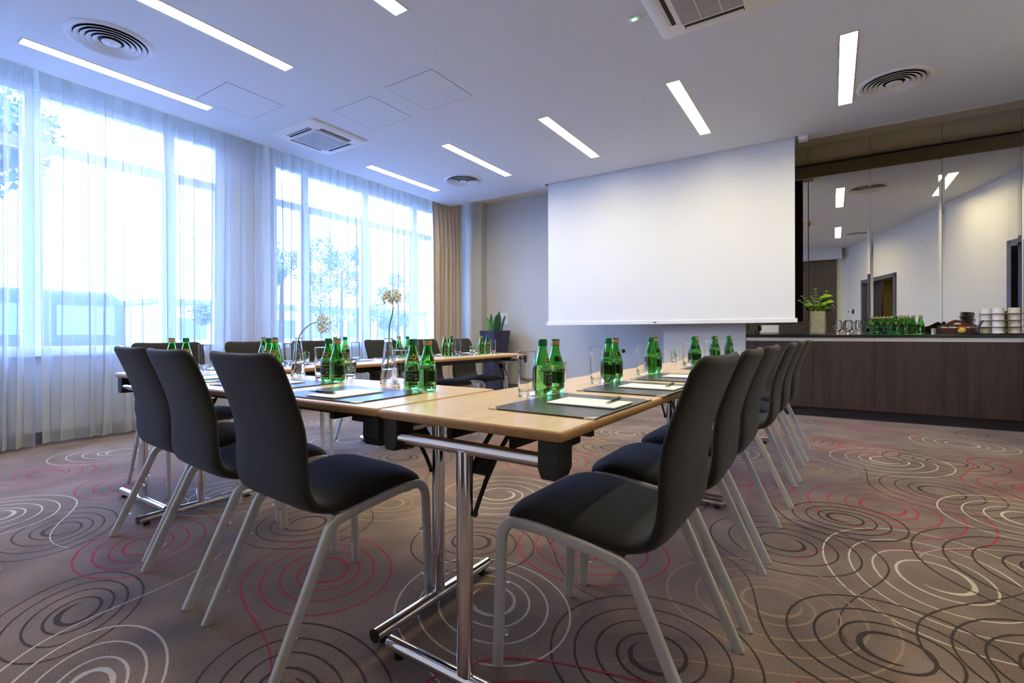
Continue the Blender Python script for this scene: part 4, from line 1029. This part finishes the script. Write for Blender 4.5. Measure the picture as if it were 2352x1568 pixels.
# ---------------------------------------------------------------- planter
t = thing('planter', 'tall faceted dark grey planter standing in the corner by the far wall', 'planter', (-5.09, 7.26, 0))
m_ = MB(); m_.smooth = False
m_.lathe([(.19, 0), (.20, .01), (.225, .60), (.285, 1.045), (.287, 1.06), (.262, 1.062), (.255, 1.00)], n=10, cap0=True, ang=.2); 
m_.sm = [False] * len(m_.sm); m_.build('pot_body', 'pot', t)
m_ = MB(); m_.lathe([(.001, 1.01), (.256, 1.0)], n=20); m_.build('soil', 'soil', t)
sp = thing('snake_plant', 'snake plant with pointed upright leaves in the dark planter', 'potted plant', (-5.09, 7.26, 1.00))
rr = random.Random(4)
def rpv(a, b, z): return Vector((a * rx - b * ry * .6, a * ry + b * rx * .6, z))
for (a, b, h, lean, wd, mt) in [(-.10, -.06, .30, -.05, .050, 'snake_e'), (-.075, .05, .38, .0, .032, 'snake'), (-.02, -.05, .33, .03, .045, 'snake'), (-.045, .0, .25, -.02, .04, 'snake_e'),
                                (.06, .02, .42, .01, .050, 'snake'), (.035, -.02, .36, -.01, .045, 'snake'), (.09, .05, .22, .04, .03, 'snake'), (.105, -.03, .35, .09, .028, 'snake'), (.01, .08, .30, .0, .04, 'snake')]:
    m_ = MB(); rs = []
    for i in range(11):
        u = i / 10; w_ = wd * (.55 + 1.1 * u * (1 - u) * 1.6) * (1 if u < .55 else math.sqrt(max(.0, 1 - ((u - .55) / .45) ** 2)) + .01) * .85
        c = rpv(a + lean * u * u, b, h * u)
        sd = Vector((rx, ry, 0)); nd = Vector((-ry, rx, 0))
        rs.append([tuple(c + sd * w_ * s_ + nd * q) for s_, q in ((-1, .012), (-.5, .002), (0, -.003), (.5, .002), (1, .012), (.5, .008), (0, .004), (-.5, .008))])
    m_.rings(rs); m_.build('leaf', mt, sp)

# ---------------------------------------------------------------- things on the sideboard
ZTOP = .9855
t = thing('concrete_vase', 'square rough concrete vase at the left part of the sideboard', 'vase', (-.155, 7.10, ZTOP), .06)
m_ = MB(); e = .083; h = .285
m_.box(-e, e, -e, e, 0, .02)
for s_ in (-1, 1): m_.box(s_ * e - (.012 if s_ > 0 else 0), s_ * e + (.012 if s_ < 0 else 0), -e, e, 0, h); m_.box(-e, e, s_ * e - (.012 if s_ > 0 else 0), s_ * e + (.012 if s_ < 0 else 0), 0, h)
m_.build('vase_body', 'stone', t, fix=False)
t = thing('leaf_bouquet', 'loose bouquet of bright green leaves and eucalyptus in the concrete vase', 'plant', (-.155, 7.10, ZTOP))
rr = random.Random(11)
def leaf(m_, p, d, up, L, W, curl=.25, n=6):
    d = d.normalized(); s_ = d.cross(up).normalized(); nn_ = s_.cross(d)
    rs = []
    for i in range(n + 1):
        u = i / n; w_ = W * math.sin(PI * min(1, u * .93 + .07)) ** .7 if u < 1 else .0005
        c = p + d * L * u - nn_ * curl * L * u * u
        rs.append([tuple(c - s_ * w_ + nn_ * w_ * .35), tuple(c), tuple(c + s_ * w_ + nn_ * w_ * .35)])
    m_.rings(rs, False, False, False)
st = MB(); big = MB(); eu = MB()
for (a, b, z, L) in [(.11, -.02, .44, .11), (.12, -.03, .36, .13), (.12, 0, .30, .10), (.06, -.08, .33, .11), (-.06, -.06, .31, .11), (-.08, .0, .30, .12), (.08, .05, .42, .10), (.02, -.1, .31, .10), (.13, -.06, .29, .08), (-.03, .08, .33, .1)]:
    d = Vector((a * rr.uniform(.8, 1.2), b, rr.uniform(-.01, .05))); p = Vector((a * .35, b * .35, z))
    for _ in range(1): leaf(big, p, d + Vector((0, -.02, .03)), Vector((0, -.55, 1)), L * 1.12, L * .40, rr.uniform(-.1, .35))
    st.tube([(a * .1, b * .1, .2), (a * .3, b * .3, z * .85), tuple(p)], .002, 5)
for (a, b, z) in [(-.16, -.02, .47), (-.10, .03, .40), (-.02, -.02, .55), (-.06, .04, .47), (.04, .05, .46), (-.19, .0, .42), (.10, .03, .52)]:
    P = [Vector((a * u * u * .8 + a * .2 * u, b * u, .2 + (z - .2) * u)) for u in (0, .25, .5, .75, 1.0)]
    st.tube(P, .0016, 5)
    for k in range(7):
        u = .35 + .65 * k / 6; i = min(3, int(u * 4)); f_ = u * 4 - i; c = P[i] * (1 - f_) + P[i + 1] * f_
        for s_ in (-1, 1):
            leaf(eu, c, Vector((s_ * .8, rr.uniform(-.6, .6), .45)), Vector((0, -.6, .8)), .036 - .012 * u, .014 - .004 * u, 0, 4)
st.build('stalks', 'stem', t); big.build('broad_leaves', 'leaf', t, fix=False); eu.build('eucalyptus_leaves', 'leaf2', t, fix=False)
m_ = MB()
for p in ((.17, -.03, .33), (.155, -.05, .355), (-.06, -.09, .31)): m_.sphere(p, .007, 5)
m_.build('small_white_flowers', 'petal', t)
# goblets
prof = [(.001, 0), (.034, 0), (.035, .002), (.012, .008), (.008, .018), (.011, .028), (.026, .040), (.043, .065), (.050, .095), (.047, .130), (.040, .168), (.038, .170), (.0365, .168), (.0445, .130), (.0475, .095), (.0405, .067), (.024, .044), (.001, .036)]
GB = thing('goblet', '', 'glass', group='short-stemmed goblets on the sideboard'); m_ = MB(); m_.lathe(prof, n=30); m_.build('bowl', 'glass', GB)
for i, (x, lab) in enumerate([(.055, 'leftmost short-stemmed glass goblet next to the concrete vase'), (.158, 'middle short-stemmed glass goblet of the three'), (.268, 'short-stemmed glass goblet nearest the bottle cluster')]):
    if i == 0: GB.location = (x, 7.13, ZTOP + .0005); GB['label'] = lab
    else: dup(GB, lab, (x, 7.13, ZTOP + .0005))
# cluster of bottles
fr = [(.430, 7.15), (.520, 7.07), (.615, 7.05), (.705, 7.08), (.745, 7.15), (.795, 7.17), (.840, 7.24)]
fr = [(.440, 7.16, 'o'), (.505, 7.10, 'o'), (.570, 7.06, 'o'), (.640, 7.04, 'o'), (.708, 7.07, 'o'), (.765, 7.13, 'o'), (.835, 7.17, 'o'), (.415, 7.26, 'o'), (.480, 7.23, 'o'), (.545, 7.19, 'o'), (.612, 7.17, 'g'), (.685, 7.20, 'o'), (.775, 7.27, 'o'),
      (.465, 7.33, 'o'), (.545, 7.30, 'o'), (.625, 7.29, 'g')]
pos = ['front edge', 'front edge', 'front edge', 'front edge', 'front edge', 'front edge', 'front edge'] + ['second rank'] * 6 + ['rear rank'] * 3
for _ in range(200):
    for i in range(len(fr)):
        for j in range(i):
            dx, dy = fr[i][0] - fr[j][0], fr[i][1] - fr[j][1]; d = math.hypot(dx, dy)
            if d < .0745:
                q = (.0750 - d) / 2 / max(d, 1e-5)
                fr[i] = (fr[i][0] + dx * q, min(7.60, fr[i][1] + dy * q), fr[i][2]); fr[j] = (fr[j][0] - dx * q, max(7.03, fr[j][1] - dy * q), fr[j][2])
cnt = {}
for i, (x, y, k) in enumerate(fr):
    cnt[pos[i]] = cnt.get(pos[i], 0) + 1
    bottle(k, x, y, ZTOP + .0005, PI + .3 * i, 'green bottle in the %s of the sideboard cluster, %s from the left' % (pos[i], ORD[cnt[pos[i]] - 1]), 'green bottles clustered on the sideboard')
# tea box
t = thing('tea_box', 'dark red wooden tea box with a curved back and colourful sachets', 'tea box', (1.135, 7.12, ZTOP), .0)
W = .155
def wave(h0, h1, n=24): return [(-W + 2 * W * i / n, h0 + (h1 - h0) * (.5 - .5 * math.cos(2 * PI * i / n)) ** 1.3) for i in range(n + 1)]
m_ = MB(); m_.prism([(-W, 0)] + wave(.100, .160) + [(W, 0)], 'y', .055, .063); bk = m_.build('curved_back', 'mahog', t)
m_ = MB(); m_.prism([(-W, 0)] + wave(.098, .150) + [(W, 0)], 'y', -.020, -.014); m_.build('curved_divider', 'mahog', t)
m_ = MB()
P = arc(0, 0, .030, 0, PI, 10)
m_.prism([(u, .112 + v * .55) for u, v in P] + [(-.034, .108), (.034, .108)][::1], 'y', -.0208, -.0200); m_.build('emblem', 'alu', t)
m_ = MB(); m_.box(-W, W, -.095, -.087, 0, .070); m_.box(-W, -W + .006, -.095, .06, 0, .095); m_.box(W - .006, W, -.095, .06, 0, .095); m_.box(-W, W, -.095, .06, 0, .006)
m_.box(-.02, -.016, -.09, .06, .006, .066); m_.box(.07, .074, -.09, .06, .006, .066); m_.build('box_body', 'mahog', t)
for k in range(11):
    m_ = MB(); x = -.135 + k * .0265; m_.box(x - .012, x + .012, -.078, -.026 - .004 * (k % 2), .008, .088 - .004 * (k % 3))
    o = m_.build('tea_sachet', ['foil_t', 'foil_y', 'foil_t', 'foil_t', 'foil_y', 'foil_r', 'foil_r', 'foil_r', 'foil_y', 'foil_v', 'foil_v'][k], t)
    tag(o, ['teal sachet', 'yellow sachet', 'teal sachet', 'teal sachet', 'yellow sachet', 'red sachet', 'red sachet', 'red sachet', 'yellow sachet', 'violet sachet', 'violet sachet'][k])
t = thing('metal_tin', 'small grey metal tin just left of the tea box', 'tin', (.945, 7.16, ZTOP))
m_ = MB(); m_.lathe([(.001, 0), (.026, 0), (.026, .058), (.0265, .060), (.0265, .068), (.001, .069)], n=24); m_.build('tin_body', 'alu', t)
# lemon glass, cutlery glass
t = thing('tumbler', 'short clear glass holding a yellow lemon, in front of the tea box', 'glass', (1.150, 6.975, ZTOP + .0005))
m_ = MB(); m_.lathe([(.001, 0), (.036, 0), (.038, .003), (.0422, .066), (.0425, .070), (.042, .071), (.041, .071), (.0408, .070), (.0405, .066), (.0362, .014), (.0345, .010), (.001, .008)], n=28); m_.build('glass_wall', 'glass', t)
t = thing('lemon', 'yellow lemon resting in the short glass', 'lemon', (1.150, 6.975, ZTOP + .041))
m_ = MB(); pr = [(.0005, -.043), (.006, -.040), (.010, -.037), (.020, -.030), (.0285, -.015), (.031, 0), (.0285, .015), (.020, .030), (.010, .036), (.005, .039), (.0005, .040)]
m_.lathe(pr, n=20); m_.xf(Matrix.Rotation(1.35, 4, 'Y') @ Matrix.Diagonal((.95, .95, .85, 1))); m_.build('peel', 'lemon', t)
t = thing('cutlery_glass', 'clear glass with dark-handled cutlery between the tea box and the cups', 'glass', (1.270, 7.0, ZTOP + .0005))
m_ = MB(); m_.lathe([(.001, 0), (.036, 0), (.038, .003), (.0437, .074), (.0440, .078), (.0436, .079), (.0426, .079), (.0424, .078), (.0421, .074), (.0362, .014), (.0345, .010), (.001, .008)], n=28); m_.build('glass_wall', 'glass', t)
for k, (a, b, L, mt) in enumerate([(.10, .3, .145, 'steel'), (.45, -.3, .150, 'blackp'), (.40, .4, .140, 'blackp'), (-.30, .1, .145, 'steel')]):
    s = thing('teaspoon', ['thin steel spoon handle slanting out of the cutlery glass', 'dark-handled knife slanting towards the cups', 'second dark handle slanting towards the cups', 'steel spoon leaning left above the tea box'][k], 'cutlery', (1.270, 7.0, ZTOP + .011))
    m_ = MB(); d = Vector((math.sin(a), math.sin(b) * .3, math.cos(a))).normalized(); p0 = Vector((-math.sin(a) * .030, (-.016, -.012, .012, .0)[k], .003))
    m_.tube([p0, p0 + d * L], .0014 if mt == 'steel' else .0045, 8, rx=.003 if mt == 'steel' else .009)
    m_.build('handle', mt, s)
# cups and saucers
CP = thing('coffee_cup', '', 'cup', group='stacked coffee cups')
m_ = MB(); m_.lathe([(.001, .002), (.033, 0), (.0445, .004), (.0465, .020), (.0472, .058), (.046, .0595), (.0448, .058), (.0438, .022), (.040, .010), (.001, .008)], n=30); m_.build('cup_body', 'china', CP)
m_ = MB(); P = [(.045 + .024 * math.sin(a), 0, .032 + .020 * math.cos(a)) for a in [PI * k / 8 for k in range(9)]]
m_.tube(P, .0045, 8); m_.build('handle', 'china', CP)
SC = thing('saucer', '', 'saucer', group='stacked saucers')
m_ = MB(); m_.lathe([(.001, .0005), (.038, 0), (.045, .004), (.073, .012), (.0735, .014), (.0715, .0145), (.043, .0085), (.001, .006)], n=34); m_.build('dish', 'china', SC)
fc = [1]
stacks = [(1.375, 7.15, 4, 'left rear', -.002), (1.437, 7.01, 4, 'front', .0), (1.572, 7.09, 4, 'right-hand front', .0), (1.715, 7.17, 4, 'rightmost, half cut off', .0)]
lv = ['bottom', 'second', 'third', 'top']
for (x, y, n, nm, dz) in stacks:
    z = ZTOP + .0005
    for k in range(n):
        la = '%s saucer of the %s stack of coffee cups' % (lv[k], nm); lb = '%s white coffee cup of the %s stack' % (lv[k], nm)
        if fc[0]:
            fc[0] = 0; SC.location = (x, y, z); SC['label'] = la; CP.location = (x, y, z + .0085); CP['label'] = lb; CP.rotation_euler = (0, 0, .5)
        else:
            dup(SC, la, (x, y, z)); dup(CP, lb, (x, y, z + .0085), .3 + .2 * k)
        z += .0690
# ---------------------------------------------------------------- outside the windows
m_ = MB(); m_.box(-90, XW - .25, -60, 90, -.35, -.25); struct(m_, 'ground', 'asphalt')
t = thing('bus', 'long dark bus parked outside, seen through the sheer curtain at the left', 'bus', (-20.5, 1.0, -.25), .06)
m_ = MB()
def rr_sec(y, hw, h0, h1, r=.25):
    P = [(-hw, h0), (hw, h0)] + [(hw - r + r * math.cos(a), h1 - r + r * math.sin(a)) for a in (0, .5, 1.0, PI / 2)] + [(-hw + r + r * math.cos(a), h1 - r + r * math.sin(a)) for a in (PI / 2, 2.1, 2.6, PI)]
    return [(u, y, v) for u, v in P]
m_.rings([rr_sec(-5.6, 1.0, .4, 2.4), rr_sec(-5.4, 1.2, .35, 2.62), rr_sec(5.3, 1.2, .35, 2.62), rr_sec(5.6, 1.1, .38, 2.45, .35)])
m_.build('bus_body', 'bus', t)
for k in range(6):
    g = MB(); y = -4.9 + k * 1.75; g.box(1.19, 1.215, y, y + 1.45, 1.25, 2.15); g.build('window', 'busw', t)
for y in (-3.6, 3.6):
    g = MB(); g.cyl((.95, y, .48), (1.18, y, .48), .48, 24); g.build('wheel', 'tyre', t)
def tree(x, y, h, r, n, label, seed, low=.35):
    t = thing('tree', label, 'tree', (x, y, -.26), 0, 'trees outside the windows')
    rr = random.Random(seed); m_ = MB()
    m_.tube([(0, 0, 0), (.05, 0, h * .35), (-.05, .1, h * .8)], .13, 8, rads=[1, .75, .35])
    m_.build('trunk', 'bark', t)
    f = MB(); blobs = [(rr.uniform(-.6, .6) * r, rr.uniform(-.7, .7) * r, h * rr.uniform(low, 1.0), r * rr.uniform(.25, .5)) for _ in range(9)]
    for k in range(n * 3):
        bx, by, bz, br = blobs[k % 9]
        d = Vector((rr.gauss(0, 1), rr.gauss(0, 1), rr.gauss(0, 1))).normalized() * br * rr.uniform(.5, 1.0)
        p = Vector((bx, by, bz)) + d; s_ = rr.uniform(.05, .10)
        a = Vector((rr.gauss(0, 1), rr.gauss(0, 1), rr.gauss(0, 1))).normalized(); b = a.orthogonal().normalized()
        f.add([p, p + a * s_ + b * s_ * .5, p + a * s_ * 2, p + a * s_ - b * s_ * .5], [(0, 1, 2, 3)], False)
    f.build('foliage', 'foliage', t, fix=False)
tree(-13.0, 1.75, 5.6, 1.45, 1500, 'leafy tree outside at the left edge, behind the first sheer curtain', 3, .68)
tree(-22, 13.6, 5.6, 1.6, 1500, 'tree outside behind the left part of the farther window', 4)
tree(-24, 18.6, 6.2, 2.0, 1700, 'bushy tree outside behind the middle of the farther window', 5)
tree(-20, 10.0, 2.7, 1.2, 900, 'small dark shrub outside behind the right part of the nearer window', 6)
tree(-25, 24.0, 5.2, 1.8, 1300, 'tree outside behind the right part of the farther window, near the drape', 7)
t = thing('street_building', 'low pale building outside behind the farther window', 'building', (-34, 24, -.25))
m_ = MB(); m_.box(-3, 3, -12, 12, 0, 3.0); m_.build('building_wall', 'far_b', t)
m_ = MB(); m_.box(-3.2, 3.3, -12.2, 12.2, 3.0, 3.25); m_.build('roof', 'base', t)
for k in range(8):
    g = MB(); y = -11 + k * 2.9; g.box(3.0, 3.03, y, y + 1.5, 1.0, 2.2); g.build('window', 'busw', t)
bpy.context.view_layer.update()
